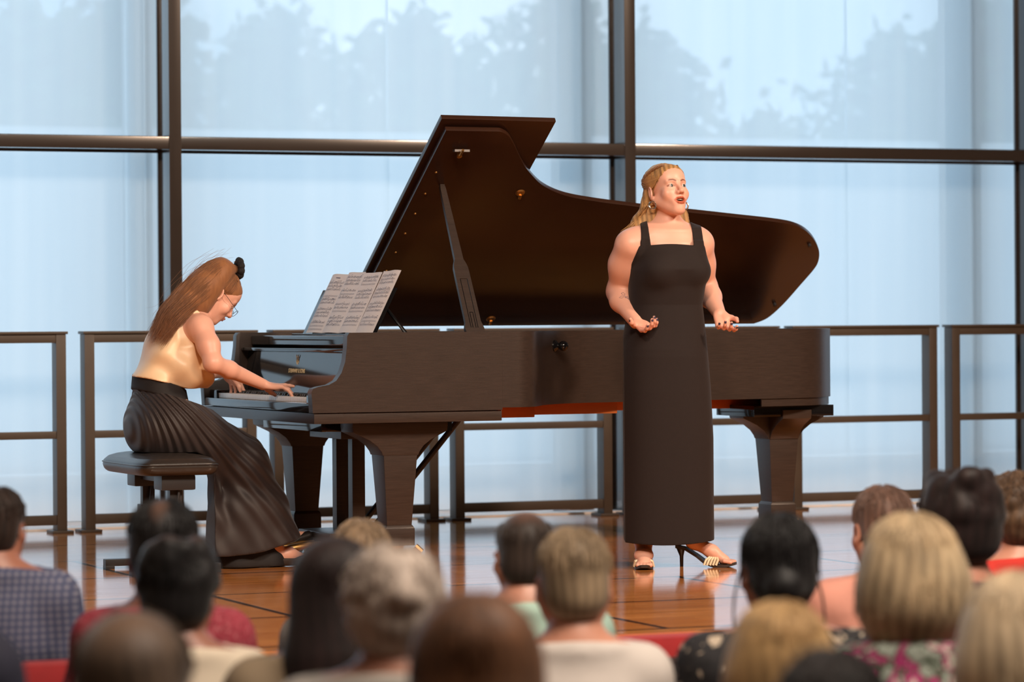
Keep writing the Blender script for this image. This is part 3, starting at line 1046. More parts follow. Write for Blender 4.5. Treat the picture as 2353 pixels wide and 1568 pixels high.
def LP(x, s, t=0.0): return Vector((x, YF - s * math.cos(AL) + t * math.sin(AL), ZH + s * math.sin(AL) + t * math.cos(AL)))


def slab(outline, t0, t1):
    mb = MB()
    a = [mb.b.verts.new(LP(p[0], p[1], t0)) for p in outline]
    b_ = [mb.b.verts.new(LP(p[0], p[1], t1)) for p in outline]
    fs = [mb.b.faces.new(a), mb.b.faces.new(b_[::-1])]
    for i in range(len(a)): fs.append(mb.b.faces.new((a[i], b_[i], b_[(i + 1) % len(a)], a[(i + 1) % len(a)])))
    bmesh.ops.recalc_face_normals(mb.b, faces=fs)
    es = list({e for f in fs[:2] for e in f.edges})
    bmesh.ops.bevel(mb.b, geom=es, offset=0.0035, segments=2, profile=0.7, affect='EDGES')
    return mb


lid_pts = [(5.143, 1.539)] + [(p[0], min(1.539, p[1])) for p in curve[4:]] + [(5.143, 0.0)]
lid = pb(slab(lid_pts, 0.0, 0.022), 'lid', M['lidwood'])
flap = pb(slab([(5.118, 1.578), (5.657, 1.572), (5.657, 0.03), (5.118, 0.03)], 0.034, 0.056), 'folded_lid_flap', M['lidwood'], lid)
for px, py in ((1031.6, 393.7), (1008.4, 440.8), (986.8, 485.9), (963.9, 531.3), (942.4, 575.4), (920, 618.9), (899.6, 661), (878.3, 702.8)):
    s_ = np.interp(py, [393.7, 702.8], [1.232, 0.18])
    pb(MB().cyl(LP(5.195, s_, 0.001), LP(5.195, s_, -0.004), 0.007, 12, 0.004), 'lid_screw', M['brass'], lid)
hb = MB()
hb.tube([LP(5.248, 1.39, 0.0), LP(5.248, 1.39, -0.03)], 0.012, 10).tube([LP(5.248, 1.44, -0.03), LP(5.248, 1.40, -0.03)], 0.006, 8)
pb(hb, 'lid_latch', M['brass'], lid)
pb(MB().box(LP(5.215, 1.425, -0.028), LP(5.285, 1.41, -0.006)), 'latch_block', M['steel'], lid)
for x, s_ in ((5.646, 1.086), (5.848, 0.06)):
    pb(MB().tube([LP(x, s_, 0.001), LP(x, s_, -0.006)], 0.024, 16, 0.018).tube([LP(x + 0.004, s_ - 0.012, -0.006), LP(x + 0.004, s_ - 0.03, -0.012)], 0.007, 8), 'prop_cup', M['brass'], lid)
for x, s_ in ((7.28, 0.687), (7.309, 0.179)):
    pb(MB().tube([LP(x, s_, 0.001), LP(x, s_, -0.014)], 0.009, 10), 'rubber_bumper', M['black_metal'], lid)
# prop stick: broad foot, narrow neck
A_, B_ = Vector((5.225, 12.985, ZS + 0.93)), LP(5.251, 1.139, -0.002)
ax = (B_ - A_).normalized()
wd_ = Vector((1, 0, 0))
wd_ = (wd_ - ax * wd_.dot(ax)).normalized()
th_ = ax.cross(wd_)
L_ = (B_ - A_).length
prof = [(0.0, 0.040), (0.10, 0.041), (0.125, 0.045), (0.15, 0.040), (0.17, 0.036), (0.45, 0.034), (0.49, 0.033), (0.515, 0.028), (0.54, 0.020), (0.97, 0.013), (1.0, 0.010)]
pm = MB()
lft = [[pm.b.verts.new(A_ + ax * (L_ * f) + wd_ * (sg * w) + th_ * tt) for f, w in prof] for sg in (-1, 1) for tt in (-0.009, 0.009)]
nL = len(prof)
for a, b_ in ((0, 1), (1, 3), (3, 2), (2, 0)):
    for i in range(nL - 1): pm.b.faces.new((lft[a][i], lft[a][i + 1], lft[b_][i + 1], lft[b_][i]))
pm.b.faces.new([lft[q][0] for q in (0, 1, 3, 2)]); pm.b.faces.new([lft[q][-1] for q in (0, 1, 3, 2)])
bmesh.ops.recalc_face_normals(pm.b, faces=pm.b.faces[:])
prop = pb(pm, 'lid_prop', M['ebony'])
ps = MB()
for f0, f1, w in ((0.13, 0.42, 0.016), (0.13, 0.22, 0.007)):
    for sg in (-1, 1):
        ps.tube([A_ + ax * (L_ * f0) + wd_ * (sg * w) - th_ * 0.009, A_ + ax * (L_ * f1) + wd_ * (sg * w) - th_ * 0.009], 0.0016, 5)
    ps.tube([A_ + ax * (L_ * f1) + wd_ * w - th_ * 0.009, A_ + ax * (L_ * f1) - wd_ * w - th_ * 0.009], 0.0016, 5)
pb(ps, 'short_prop_outline', M['gloss'], prop)
# round lock knob on the bent side
best = min(range(len(plan)), key=lambda i: abs(pj((plan[i][0], plan[i][1], ZS + 0.94))[0] - 1272) if plan[i][1] < 13.8 else 9e9)
kp = Vector((plan[best][0], plan[best][1], ZS + 0.945))
kn = Vector((plan[best + 1][1] - plan[best][1], -(plan[best + 1][0] - plan[best][0]), 0)).normalized()
km = MB().tube([kp, kp + kn * 0.006, kp + kn * 0.02, kp + kn * 0.032], [0.026, 0.026, 0.012, 0.012], 20).ball(kp + kn * 0.042, 0.023, 20)
pb(km, 'lock_knob', M['gloss'])


def piano_leg(name, cx, cy, front):
    mb = MB()
    lw = [(0.63, 0.215), (0.612, 0.215), (0.590, 0.212), (0.575, 0.180), (0.556, 0.140), (0.530, 0.105), (0.505, 0.086), (0.490, 0.080)]
    pr = [(cx - w, ZS + z) for z, w in lw] + [(cx + w, ZS + z) for z, w in lw[::-1]]
    if front:
        mb.prism(pr, 1, cy - 0.078, cy + 0.078, 0.003)
    else:
        mb.prism(pr, 1, cy - 0.075, cy + 0.075, 0.003)
        pr2 = [(cy - w, ZS + z) for z, w in lw] + [(cy + w, ZS + z) for z, w in lw[::-1]]
        mb.prism(pr2, 0, cx - 0.075, cx + 0.075, 0.003)

    def frus(z0, w0, z1, w1):
        a = [mb.b.verts.new((cx + sx * w0, cy + sy * w0, ZS + z0)) for sx, sy in ((-1, -1), (1, -1), (1, 1), (-1, 1))]
        b_ = [mb.b.verts.new((cx + sx * w1, cy + sy * w1, ZS + z1)) for sx, sy in ((-1, -1), (1, -1), (1, 1), (-1, 1))]
        fs = [mb.b.faces.new(a[::-1]), mb.b.faces.new(b_)]
        for i in range(4): fs.append(mb.b.faces.new((a[i], a[(i + 1) % 4], b_[(i + 1) % 4], b_[i])))
        bmesh.ops.bevel(mb.b, geom=list({e for f in fs for e in f.edges}), offset=0.003, segments=2, profile=0.7, affect='EDGES')
    frus(0.19, 0.056, 0.492, 0.076)
    frus(0.178, 0.066, 0.192, 0.058)
    frus(0.105, 0.066, 0.179, 0.066)
    lg = pb(mb, name, M['ebony'])
    cs = MB()
    cs.tube([(cx, cy, ZS + 0.106), (cx, cy, ZS + 0.07)], 0.04, 16, 0.03)
    cs.box((cx - 0.045, cy - 0.02, ZS + 0.05), (cx + 0.045, cy + 0.02, ZS + 0.08), 0.004)
    for sg in (-1, 1): cs.cyl((cx + sg * 0.02 - 0.012, cy, ZS + 0.033), (cx + sg * 0.02 + 0.012, cy, ZS + 0.033), 0.033, 20)
    cs.tube([(cx + 0.04, cy - 0.02, ZS + 0.06), (cx + 0.09, cy - 0.05, ZS + 0.085)], 0.010, 8).tube([(cx + 0.075, cy - 0.045, ZS + 0.10), (cx + 0.10, cy - 0.055, ZS + 0.075)], 0.014, 8)
    pb(cs, 'caster', M['brass'], lg)


piano_leg('leg', 4.835 + 0.02, 13.04, True)
piano_leg('leg', 4.835 + 0.02, 14.25, True)
piano_leg('leg', 7.10, 13.86, False)
pb(MB().box((4.665, YN + 0.09, ZS + 0.628), (5.10, YN + 0.26, ZS + 0.633)).box((4.60, 13.25, ZS + 0.585), (5.10, 14.05, ZS + 0.632), 0.004)
   .box((4.68, 12.965, ZS + 0.59), (5.09, 13.10, ZS + 0.63)), 'leg_plate', M['gloss'])
pb(MB().box((6.88, 13.66, ZS + 0.600), (7.30, 14.06, ZS + 0.652), 0.003), 'tail_leg_plate', M['gloss'])
# pedal lyre
lr = MB()
lr.box((4.76, 13.45, ZS + 0.545), (5.0, 13.87, ZS + 0.585), 0.004)
for y in (13.545, 13.755): lr.box((4.865 - 0.03, y - 0.028, ZS + 0.13), (4.865 + 0.03, y + 0.028, ZS + 0.55), 0.004)
lr.box((4.70, 13.44, ZS + 0.06), (4.93, 13.86, ZS + 0.135), 0.006)
lyre = pb(lr, 'pedal_lyre', M['ebony'])
for y in (13.57, 13.73): pb(MB().tube([(4.91, y, ZS + 0.10), (5.36, y - 0.03, ZS + 0.63)], 0.014, 10), 'lyre_brace', M['black_metal'], lyre)
for y in (13.62, 13.65, 13.68): pb(MB().tube([(4.925, y, ZS + 0.12), (4.925, y, ZS + 0.60)], 0.004, 8), 'pedal_rod', M['brass'], lyre)
for y in (13.555, 13.65, 13.745):
    pb(MB().tube([(4.72, y, ZS + 0.085), (4.64, y, ZS + 0.082), (4.56, y, ZS + 0.066), (4.53, y, ZS + 0.062)], [0.011, 0.013, 0.021, 0.012], 10), 'pedal', M['brass'], lyre)

# sheet music: four printed pages side by side on the desk
sm = tag(empty('sheet_music', (4.80, 13.23, ZS + 1.0)), 'wide spread of printed sheet music pages leaning on the piano music desk', 'sheet music')
so = np.array([4.80, 13.23, ZS + 1.0])
e1, e2 = np.array([0, -1.0, 0]), unit((DX, 0, DZ))
pw0, ph0 = 0.222, 0.297
r5 = np.random.default_rng(5)
for q in range(4):
    o0 = np.array([4.832, 14.115 - q * pw0, ZS + 1.0065]) + dn * 0.004
    nx, ny = 6, 6

    def pt(u, v, lift=0.0):
        bow = 0.006 * math.sin(PI * u) + 0.004 * v * math.sin(6 * u + q)
        return o0 + e1 * (u * pw0) + e2 * (v * ph0 + 0.006 * (q % 2) * v) + dn * (bow + lift) - so
    mb = MB()
    g = [[mb.b.verts.new(pt(i / nx, j / ny)) for j in range(ny + 1)] for i in range(nx + 1)]
    for i in range(nx):
        for j in range(ny): mb.b.faces.new((g[i][j], g[i + 1][j], g[i + 1][j + 1], g[i][j + 1]))
    pg = mb.build('page', M['paper'], sm)
    nb = MB()

    def mark(u0, v0, u1, v1):
        nb.quad([pt(u0, v0, 0.0012), pt(u1, v0, 0.0012), pt(u1, v1, 0.0012), pt(u0, v1, 0.0012)])
    if q == 0: mark(0.42, 0.925, 0.62, 0.938)
    top = 0.86 if q == 0 else 0.93
    for sy in range(4):
        for sf in range(3):
            v = top - sy * 0.225 - sf * 0.058
            for l in range(5):
                for h in range(4): mark(0.09 + 0.205 * h, v - l * 0.0055, 0.09 + 0.205 * (h + 1), v - l * 0.0055 - 0.0011)
            if r5.random() < 0.85:
                u = 0.12
                while u < 0.88:
                    v1 = v - 0.03 + 0.034 * r5.random()
                    mark(u, v1, u + 0.012, v1 + 0.008)
                    mark(u + 0.011, v1, u + 0.0125, v1 + 0.024)
                    if r5.random() < 0.45: mark(u + 0.011, v1 + 0.02, u + 0.05, v1 + 0.026)
                    u += 0.022 + 0.06 * r5.random() * r5.random() * 2
        mark(0.085, top - sy * 0.225 - 0.14, 0.092, top - sy * 0.225)
    nb.build('notation', M['ink'], pg)

# ------------------------------------------------------------------ adjustable piano bench
BO = (3.945, 13.46, ZS)
bench = tag(empty('piano_bench', BO), 'black leather topped adjustable piano bench under the pianist', 'bench')


def bb(mb, name, m, parent=bench, **kw): return mb.build(name, m, parent, origin=BO, **kw)


sx0, sx1, sy0, sy1 = 3.765, 4.125, 13.14, 13.80
cu = Sculpt()
cx_, cy_ = (sx0 + sx1) / 2 - BO[0], (sy0 + sy1) / 2 - BO[1]
hx_, hy_ = (sx1 - sx0) / 2, (sy1 - sy0) / 2
cu.loft([(0.418, cx_, cy_, hx_ - 0.018, hy_ - 0.018), (0.430, cx_, cy_, hx_ - 0.003, hy_ - 0.003), (0.450, cx_, cy_, hx_ + 0.004, hy_ + 0.004), (0.470, cx_, cy_, hx_, hy_),
         (0.488, cx_, cy_, hx_ - 0.020, hy_ - 0.020), (0.500, cx_, cy_, hx_ - 0.055, hy_ - 0.06), (0.508, cx_, cy_, hx_ - 0.11, hy_ - 0.13)], pw=7.0)
seat = cu.build('seat', M['leather'], bench, h=0.005, smooth_it=3)
pipe = MB()
for z_, g_ in ((0.462, 0.004),):
    pipe.tube([(cx_ + (hx_ + g_) * np.sign(math.cos(t)) * abs(math.cos(t)) ** (2 / 7), cy_ + (hy_ + g_) * np.sign(math.sin(t)) * abs(math.sin(t)) ** (2 / 7), z_) for t in np.linspace(0, 2 * PI, 97)], 0.003, 6, cap=False)
pipe.build('piping', M['leather'], seat)
for k, y in enumerate((13.25, 13.66)):
    bb(MB().box((3.945 - 0.075, y - 0.06, ZS + 0.355), (3.945 + 0.075, y + 0.06, ZS + 0.418), 0.01), 'seat_bracket', M['black_metal'])
    pst = bb(MB().box((3.945 - 0.027, y - 0.02, ZS + 0.20), (3.945 + 0.027, y + 0.02, ZS + 0.37), 0.003).box((3.945 - 0.038, y - 0.03, ZS + 0.03), (3.945 + 0.038, y + 0.03, ZS + 0.275), 0.004), 'post', M['black_metal'])
    bb(MB().box((3.75, y - 0.022, ZS + 0.012), (4.14, y + 0.022, ZS + 0.042), 0.004).box((3.75, y - 0.024, ZS), (3.79, y + 0.024, ZS + 0.014), 0.002).box((4.10, y - 0.024, ZS), (4.14, y + 0.024, ZS + 0.014), 0.002), 'foot', M['black_metal'])
    bb(MB().tube([(3.955, y - 0.035, ZS + 0.365), (3.93, y - 0.05, ZS + 0.16)], 0.006, 8), 'height_lever', M['black_metal'])
    if k == 0:
        bb(MB().ball((3.955, y - 0.031, ZS + 0.225), (0.022, 0.003, 0.015), 16), 'badge', M['dial'], pst)
bb(MB().box((3.92, 13.27, ZS + 0.185), (3.97, 13.64, ZS + 0.245), 0.003).box((3.90, 13.25, ZS + 0.385), (3.99, 13.66, ZS + 0.416), 0.003), 'crossbar', M['black_metal'])


# ------------------------------------------------------------------ people: shared anatomy
def head(sc, Mh, s=1.0, jaw=1.0, mouth_open=0.0, fine=True):
    """head in its own frame: face towards -y, x to the person's left, eyes at z = 0"""
    old = sc.M
    sc.M = old @ Mh @ np.diag([s, s, s, 1.0])
    sc.ell((0, 0.012, 0.036), (0.073, 0.092, 0.077), k=0.02)
    sc.ell((0, -0.034, -0.030), (0.058 * jaw, 0.052, 0.074), k=0.03)
    sc.ell((0, -0.046, 0.045), (0.058, 0.042, 0.046), k=0.03)
    for q in (-1, 1):
        sc.cone((q * 0.052 * jaw, 0.002, -0.048), (q * 0.016, -0.060, -0.094 - 0.008 * mouth_open), 0.022, 0.016, k=0.03)
        sc.ell((q * 0.040, -0.062, -0.030), (0.024, 0.020, 0.024), k=0.025)
    sc.ell((0, -0.070, -0.097 - 0.008 * mouth_open), (0.020, 0.017, 0.015), k=0.02)
    if fine:
        for q in (-1, 1):
            sc.cone((q * 0.014, -0.084, 0.019), (q * 0.044, -0.072, 0.020), 0.008, 0.007, k=0.014)
            sc.ell((q * 0.031, -0.094, 0.001), (0.017, 0.012, 0.010), k=0.012, op='s')
            sc.ell((q * 0.0315, -0.0735, 0.0), (0.0150, 0.0135, 0.0125), k=0.004)
            sc.ell((q * 0.0315, -0.089, -0.0016), (0.0128, 0.010, 0.0040), k=0.003, op='s')
        sc.cone((0, -0.085, 0.010), (0, -0.107, -0.026), 0.0075, 0.0095, k=0.014)
        sc.ell((0, -0.107, -0.029), (0.0105, 0.0095, 0.009), k=0.008)
        for q in (-1, 1):
            sc.ell((q * 0.0125, -0.097, -0.033), (0.0070, 0.0095, 0.0070), k=0.007)
            sc.ell((q * 0.0065, -0.104, -0.0405), (0.0035, 0.005, 0.0035), k=0.003, op='s')
        o = mouth_open
        zu, zl = -0.0565, -0.0605 - 0.0125 * o
        sc.ell((0, -0.074, -0.060 - 0.006 * o), (0.032, 0.019, 0.024 + 0.004 * o), k=0.022)
        if o > 0: sc.ell((0, -0.096, (zu + zl) / 2 - 0.001), (0.0225, 0.020, 0.0050 * o + 0.001), k=0.004, op='s')
        up = [(-0.026, -0.082, -0.0595 - 0.004 * o), (-0.012, -0.0965, zu), (-0.004, -0.1005, zu + 0.0015), (0.004, -0.1005, zu + 0.0015), (0.012, -0.0965, zu), (0.026, -0.082, -0.0595 - 0.004 * o)]
        lo = [(-0.026, -0.082, -0.0595 - 0.004 * o), (-0.012, -0.094, zl - 0.004), (0, -0.0970, zl - 0.005), (0.012, -0.094, zl - 0.004), (0.026, -0.082, -0.0595 - 0.004 * o)]
        sc.chain(up, [0.0018, 0.0034, 0.0040, 0.0040, 0.0034, 0.0018], k=0.004)
        sc.chain(lo, [0.0018, 0.0040, 0.0046, 0.0040, 0.0018], k=0.004)
        sc.lips = (sc.M.copy(), up, lo)
    for q in (-1, 1):
        Rm = rot('Z', q * 24) @ rot('X', -12)
        sc.ell((q * 0.0785, 0.014, -0.010), (0.0085, 0.021, 0.033), Rm, k=0.006)
        sc.ell((q * 0.0865, 0.012, -0.007), (0.008, 0.011, 0.020), Rm, k=0.004, op='s')
        sc.ell((q * 0.073, 0.006, -0.036), (0.006, 0.008, 0.010), k=0.006)
    sc.M = old


def inv_pts(Mx, P):
    Mi = np.linalg.inv(Mx)
    return P @ Mi[:3, :3].T + Mi[:3, 3]


HLZ = [-0.14, -0.05, -0.03, 0.0, 0.02, 0.045, 0.07, 0.09, 0.11, 0.14]
HLY = [0.03, 0.028, 0.030, 0.006, -0.030, -0.058, -0.073, -0.088, -0.10, -0.11]


def hair_clip(Mw, extra=0.0):
    """keeps the hair off the face: behind a hairline running from the nape past the ear to the forehead"""
    Mi = np.linalg.inv(Mw)

    def f(X, Y, Z):
        y = Mi[1, 0] * X + Mi[1, 1] * Y + Mi[1, 2] * Z + Mi[1, 3]
        z = Mi[2, 0] * X + Mi[2, 1] * Y + Mi[2, 2] * Z + Mi[2, 3]
        return (np.interp(z, HLZ, HLY) + extra - y) * 0.7
    return f


def hand(sc, Mh, curls, thumb, s=1.0, spread=1.0):
    """hand frame: x thumb side, y along the fingers, z out of the palm; curls in degrees per joint for index..little"""
    old = sc.M
    sc.M = old @ Mh @ np.diag([s, s, s, 1.0])
    tips = []
    bases = [(0.030, 0.088, 0.0), (0.010, 0.092, 0.0), (-0.011, 0.088, 0.0), (-0.030, 0.080, 0.0)]
    lens = [(0.041, 0.025, 0.021), (0.045, 0.028, 0.022), (0.041, 0.026, 0.021), (0.032, 0.019, 0.018)]
    rad = [0.0088, 0.0088, 0.0084, 0.0074]
    for q in range(4):
        sc.cone((bases[q][0] * 0.5, 0.008, 0), bases[q], 0.0135, 0.0100, k=0.012)
        ang = R(8 * spread) * (1, 0.15, -0.6, -1.5)[q]
        p = np.array(bases[q], float)
        b = 0.0
        pts = [p]
        for j in range(3):
            b += R(curls[q][j])
            d = np.array([math.sin(ang) * math.cos(b), math.cos(ang) * math.cos(b), math.sin(b)])
            p = p + d * lens[q][j]
            pts.append(p)
        sc.chain(pts, [rad[q] * 1.05, rad[q], rad[q] * 0.92, rad[q] * 0.80], k=0.004)
        nrm = np.array([-math.sin(ang) * math.sin(b), -math.cos(ang) * math.sin(b), math.cos(b)])
        tips.append(tp(sc.M, pts[-1] - d * 0.002 - nrm * rad[q] * 0.75))
    sc.ell((0.018, 0.032, 0.010), (0.017, 0.028, 0.012), k=0.012)
    sc.ell((-0.022, 0.038, 0.008), (0.014, 0.032, 0.010), k=0.012)
    sc.chain(thumb, [0.0135, 0.0112, 0.0098, 0.0082][:len(thumb)], k=0.010)
    t_ = np.asarray(thumb, float)
    d = unit(t_[-1] - t_[-2])
    tips.append(tp(sc.M, t_[-1] + np.array([0.004, 0.0, -0.006])))
    sc.M = old
    return tips


def eye_mesh(name, parent, c, gaze, r=0.0118):
    """eyeball with iris and pupil; c and gaze in the parent's space"""
    mb = MB().ball((0, 0, 0), r, 32)
    me = bpy.data.meshes.new(name)
    mb.b.to_mesh(me); mb.b.free()
    g = unit(gaze)
    V = np.array([v.co for v in me.vertices]) / r
    an = np.degrees(np.arccos(np.clip(V @ g, -1, 1)))
    col = np.ones((len(V), 4), np.float32)
    col[:, :3] = (0.55, 0.50, 0.46)
    col[an < 35, :3] = (0.045, 0.060, 0.068)
    col[an < 15, :3] = (0.01, 0.01, 0.012)
    a = me.color_attributes.new('Col', 'FLOAT_COLOR', 'POINT')
    a.data.foreach_set('color', col.ravel())
    o = link(name, me, M['eye'], parent, True)
    o.location = c
    return o


def face_paint(sc, P, lip=(0.62, 0.20, 0.13), brow=(0.24, 0.15, 0.10), open_=0.0, blush=True):
    """vertex tints (multiplying the skin): lips, brows, lash line"""
    Mx, up, lo = sc.lips
    q = np.linalg.norm(Mx[:3, 0])
    L = inv_pts(Mx, P)
    col = np.ones((len(P), 3))
    near = np.abs(L).max(1) < 0.16
    if not near.any(): return col
    l = L[near]
    c = col[near]
    d = np.full(len(l), 9.0)
    for a in (up, lo):
        for i in range(len(a) - 1): d = np.minimum(d, seg_dist(l, a[i], a[i + 1]))
    lipw = np.clip((0.0064 - d) / 0.0014, 0, 1) * (l[:, 1] < -0.078)
    c = mixc(c, np.array(lip) / np.array([0.78, 0.45, 0.345]), lipw)
    if open_:
        inside = (np.abs(l[:, 0]) < 0.021) & (np.abs(l[:, 2] + 0.0640) < 0.008) & (l[:, 1] > -0.0905) & (l[:, 1] < -0.06)
        c = mixc(c, (0.12, 0.05, 0.05), inside.astype(float) * (1 - lipw))
    for s_ in (-1, 1):
        b = [(s_ * 0.013, -0.09, 0.020), (s_ * 0.026, -0.087, 0.0255), (s_ * 0.039, -0.078, 0.0250), (s_ * 0.049, -0.065, 0.018)]
        d = np.full(len(l), 9.0)
        for i in range(3): d = np.minimum(d, seg_dist(l * [1, 0.35, 1], np.array(b[i]) * [1, 0.35, 1], np.array(b[i + 1]) * [1, 0.35, 1]))
        c = mixc(c, brow, np.clip((0.0050 - d) / 0.0022, 0, 1) * 0.95 * (l[:, 1] < -0.03))
        e = np.sqrt(((l[:, 0] - s_ * 0.0315) / 0.0150) ** 2 + ((l[:, 2] + 0.0008) / 0.0066) ** 2)
        c = mixc(c, (0.22, 0.13, 0.10), np.clip(1 - np.abs(e - 0.95) / 0.34, 0, 1) * 0.9 * (l[:, 1] < -0.062) * (l[:, 2] > -0.0045))
        if blush: c = mixc(c, (1.0, 0.80, 0.76), np.exp(-(((l[:, 0] - s_ * 0.042) / 0.02) ** 2 + ((l[:, 2] + 0.03) / 0.017) ** 2)) * 0.5 * (l[:, 1] < 0))
    col[near] = c
    return col


# ------------------------------------------------------------------ the singer (own frame: x camera right, y away from the camera, z up)
SP = (5.955, 12.615, ZS)
SR = -TH
sg = Sculpt()
tors = [(0.80, -0.025, 0.0, 0.165, 0.13), (0.93, -0.026, 0.0, 0.172, 0.135), (1.02, -0.022, 0.0, 0.156, 0.122), (1.12, -0.018, 0.0, 0.142, 0.112), (1.20, -0.012, -0.004, 0.149, 0.118),
        (1.27, -0.006, -0.012, 0.155, 0.132), (1.33, 0.0, -0.008, 0.150, 0.120), (1.385, 0.0, 0.0, 0.146, 0.100), (1.43, -0.008, 0.01, 0.120, 0.080)]
YAW = R(18)
sg.loft(tors, k=0.03, yaw=YAW)
for q in (-1, 1):  # bust
    sg.ell((0.003 + q * 0.074 * math.cos(YAW) + 0.02, -0.085 + q * 0.074 * math.sin(YAW), 1.262), (0.072, 0.062, 0.066), k=0.04)
body_core = sg.copy()
sg.ell((-0.006, 0.0, 1.40), (0.155, 0.085, 0.062), rot('Z', 18), k=0.04)
shR, shL = (-0.168, -0.050, 1.376), (0.130, 0.060, 1.382)
nb_ = (-0.008, 0.012, 1.455)
for sh in (shR, shL): sg.cone(nb_, sh, 0.052, 0.052, k=0.04)
sg.cone((-0.010, 0.022, 1.42), (-0.006, 0.004, 1.56), 0.054, 0.049, k=0.03)
sg.ell((0.0, -0.052, 1.425), (0.085, 0.022, 0.018), rot('Z', 18), k=0.03)
elR, wrR = (-0.212, 0.085, 1.180), (-0.148, -0.095, 1.050)
elL, wrL = (0.166, 0.200, 1.190), (0.211, -0.010, 1.082)
sg.chain([shR, (-0.190, 0.010, 1.295), elR], [0.058, 0.061, 0.051], k=0.05)
sg.chain([shL, (0.139, 0.125, 1.30), elL], [0.055, 0.056, 0.049], k=0.05)
sg.chain([elR, (-0.205, 0.03, 1.14), wrR], [0.051, 0.046, 0.028], k=0.03)
sg.chain([elL, (0.182, 0.145, 1.155), wrL], [0.049, 0.045, 0.028], k=0.03)
body_neck = sg.copy()
tipsR = hand(sg, frame(y=(0.52, -0.76, -0.38), z=(0.05, -0.45, 0.9), o=wrR, s=0.93),
             [(20, 30, 22), (32, 34, 26), (38, 38, 28), (30, 40, 26)], [(0.022, 0.022, 0.006), (0.044, 0.042, 0.014), (0.060, 0.052, 0.030), (0.066, 0.050, 0.048)])
tipsL = hand(sg, frame(y=(0.22, -0.66, -0.70), z=(0.10, -0.72, 0.68), o=wrL, s=0.93),
             [(30, 34, 25), (38, 40, 25), (40, 42, 25), (36, 40, 25)], [(-0.022, 0.022, 0.006), (-0.046, 0.044, 0.014), (-0.066, 0.066, 0.020), (-0.072, 0.088, 0.026)]) if False else None
# the left hand is mirrored: its thumb lies on the person's left
FL = frame(y=(0.20, -0.66, -0.70), z=(0.12, -0.72, 0.68), o=wrL, s=0.93)
FL[:3, 0] *= -1
FL = FL @ np.eye(4)
sg2M = sg.M.copy()
tipsL = hand(sg, FL, [(22, 34, 25), (34, 40, 25), (38, 42, 25), (34, 38, 25)],
             [(0.022, 0.022, 0.006), (0.046, 0.042, 0.010), (0.060, 0.064, 0.022), (0.058, 0.088, 0.032)])
# legs and feet
lR, lL = (-0.112, 0.02, 0.0), (0.10, 0.03, 0.0)
sg.chain([(-0.10, 0.0, 0.85), (-0.108, 0.0, 0.48), (-0.118, 0.02, 0.13)], [0.09, 0.056, 0.034], k=0.02)
sg.chain([(0.06, 0.0, 0.85), (0.085, 0.0, 0.48), (0.108, 0.02, 0.155)], [0.09, 0.056, 0.034], k=0.02)
# right foot points at the audience, left foot to the right; both on high heels
sg.chain([(-0.118, 0.022, 0.13), (-0.118, 0.03, 0.098)], [0.033, 0.030], k=0.015)
sg.chain([(-0.118, 0.025, 0.10), (-0.120, -0.06, 0.056), (-0.122, -0.115, 0.026)], [0.028, 0.026, 0.020], k=0.02, flat=((1, 0, 0), 1.35))
for j in range(5): sg.cone((-0.146 + 0.012 * j, -0.112, 0.024), (-0.150 + 0.0135 * j, -0.150 + 0.003 * abs(j - 3), 0.020), 0.009, 0.0085 + 0.002 * (j == 4), k=0.004)
sg.chain([(0.108, 0.02, 0.155), (0.096, 0.02, 0.106)], [0.034, 0.030], k=0.015)
fd = unit((0.95, -0.30, 0))
for P0, P1, ra, rb in (((0, 0.11), (0.085, 0.066), 0.029, 0.027), ((0.085, 0.066), (0.142, 0.030), 0.027, 0.021)):
    sg.cone((0.092 + fd[0] * P0[0], 0.02 + fd[1] * P0[0], P0[1]), (0.092 + fd[0] * P1[0], 0.02 + fd[1] * P1[0], P1[1]), ra, rb, k=0.02)
pf = np.array([-fd[1], fd[0], 0])
for j in range(5):
    b0_ = np.array([0.092, 0.02, 0.027]) + fd * 0.145 + pf * (0.026 - 0.013 * j)
    sg.cone(b0_, b0_ + fd * (0.036 - 0.003 * abs(j - 1)) + np.array([0, 0, -0.004]), 0.009, 0.0085, k=0.004)
HM = trans((-0.008, -0.008, 1.608)) @ rot('Z', 31) @ rot('X', -13)
head(sg, HM, 0.985, jaw=1.02, mouth_open=1.0)


def singer_col(P):
    c = face_paint(sg, P, lip=(0.52, 0.14, 0.075), open_=1.0)
    for t in tipsR + tipsL:
        d = np.linalg.norm(P - t, axis=1)
        c = mixc(c, (0.05, 0.10, 0.30), np.clip((0.0075 - d) / 0.002, 0, 1))
    red = np.zeros(len(P))
    for w_ in (wrR, wrL):
        red = np.maximum(red, np.exp(-(np.linalg.norm(P - np.array(w_) - np.array([0.04, -0.08, -0.04]), axis=1) / 0.075) ** 2))
    c = mixc(c, (1.05, 0.80, 0.78), red * 0.6 * (c.min(1) > 0.6))
    # line tattoo on the right forearm: a small flower and a frame
    ax_ = unit(np.array(wrR) - np.array(elR))
    u_ = unit(np.cross(ax_, (0, 0, 1)))
    vv = np.cross(ax_, u_)
    rel = P - np.array(elR)
    la, lu, lv = rel @ ax_, rel @ u_, rel @ vv
    ta = np.arctan2(lv, lu)
    return c


singer = sg.build('person', M['skin'], None, h=0.003, color=singer_col, smooth_it=1)
singer.location = SP
singer.rotation_euler = (0, 0, SR)
tag(singer, 'woman singing in a long black sleeveless dress and heels, palms turned up', 'person')


def on_skin(sc_v, p, view):  # nearest body vertex to a ray in the person's frame
    return p


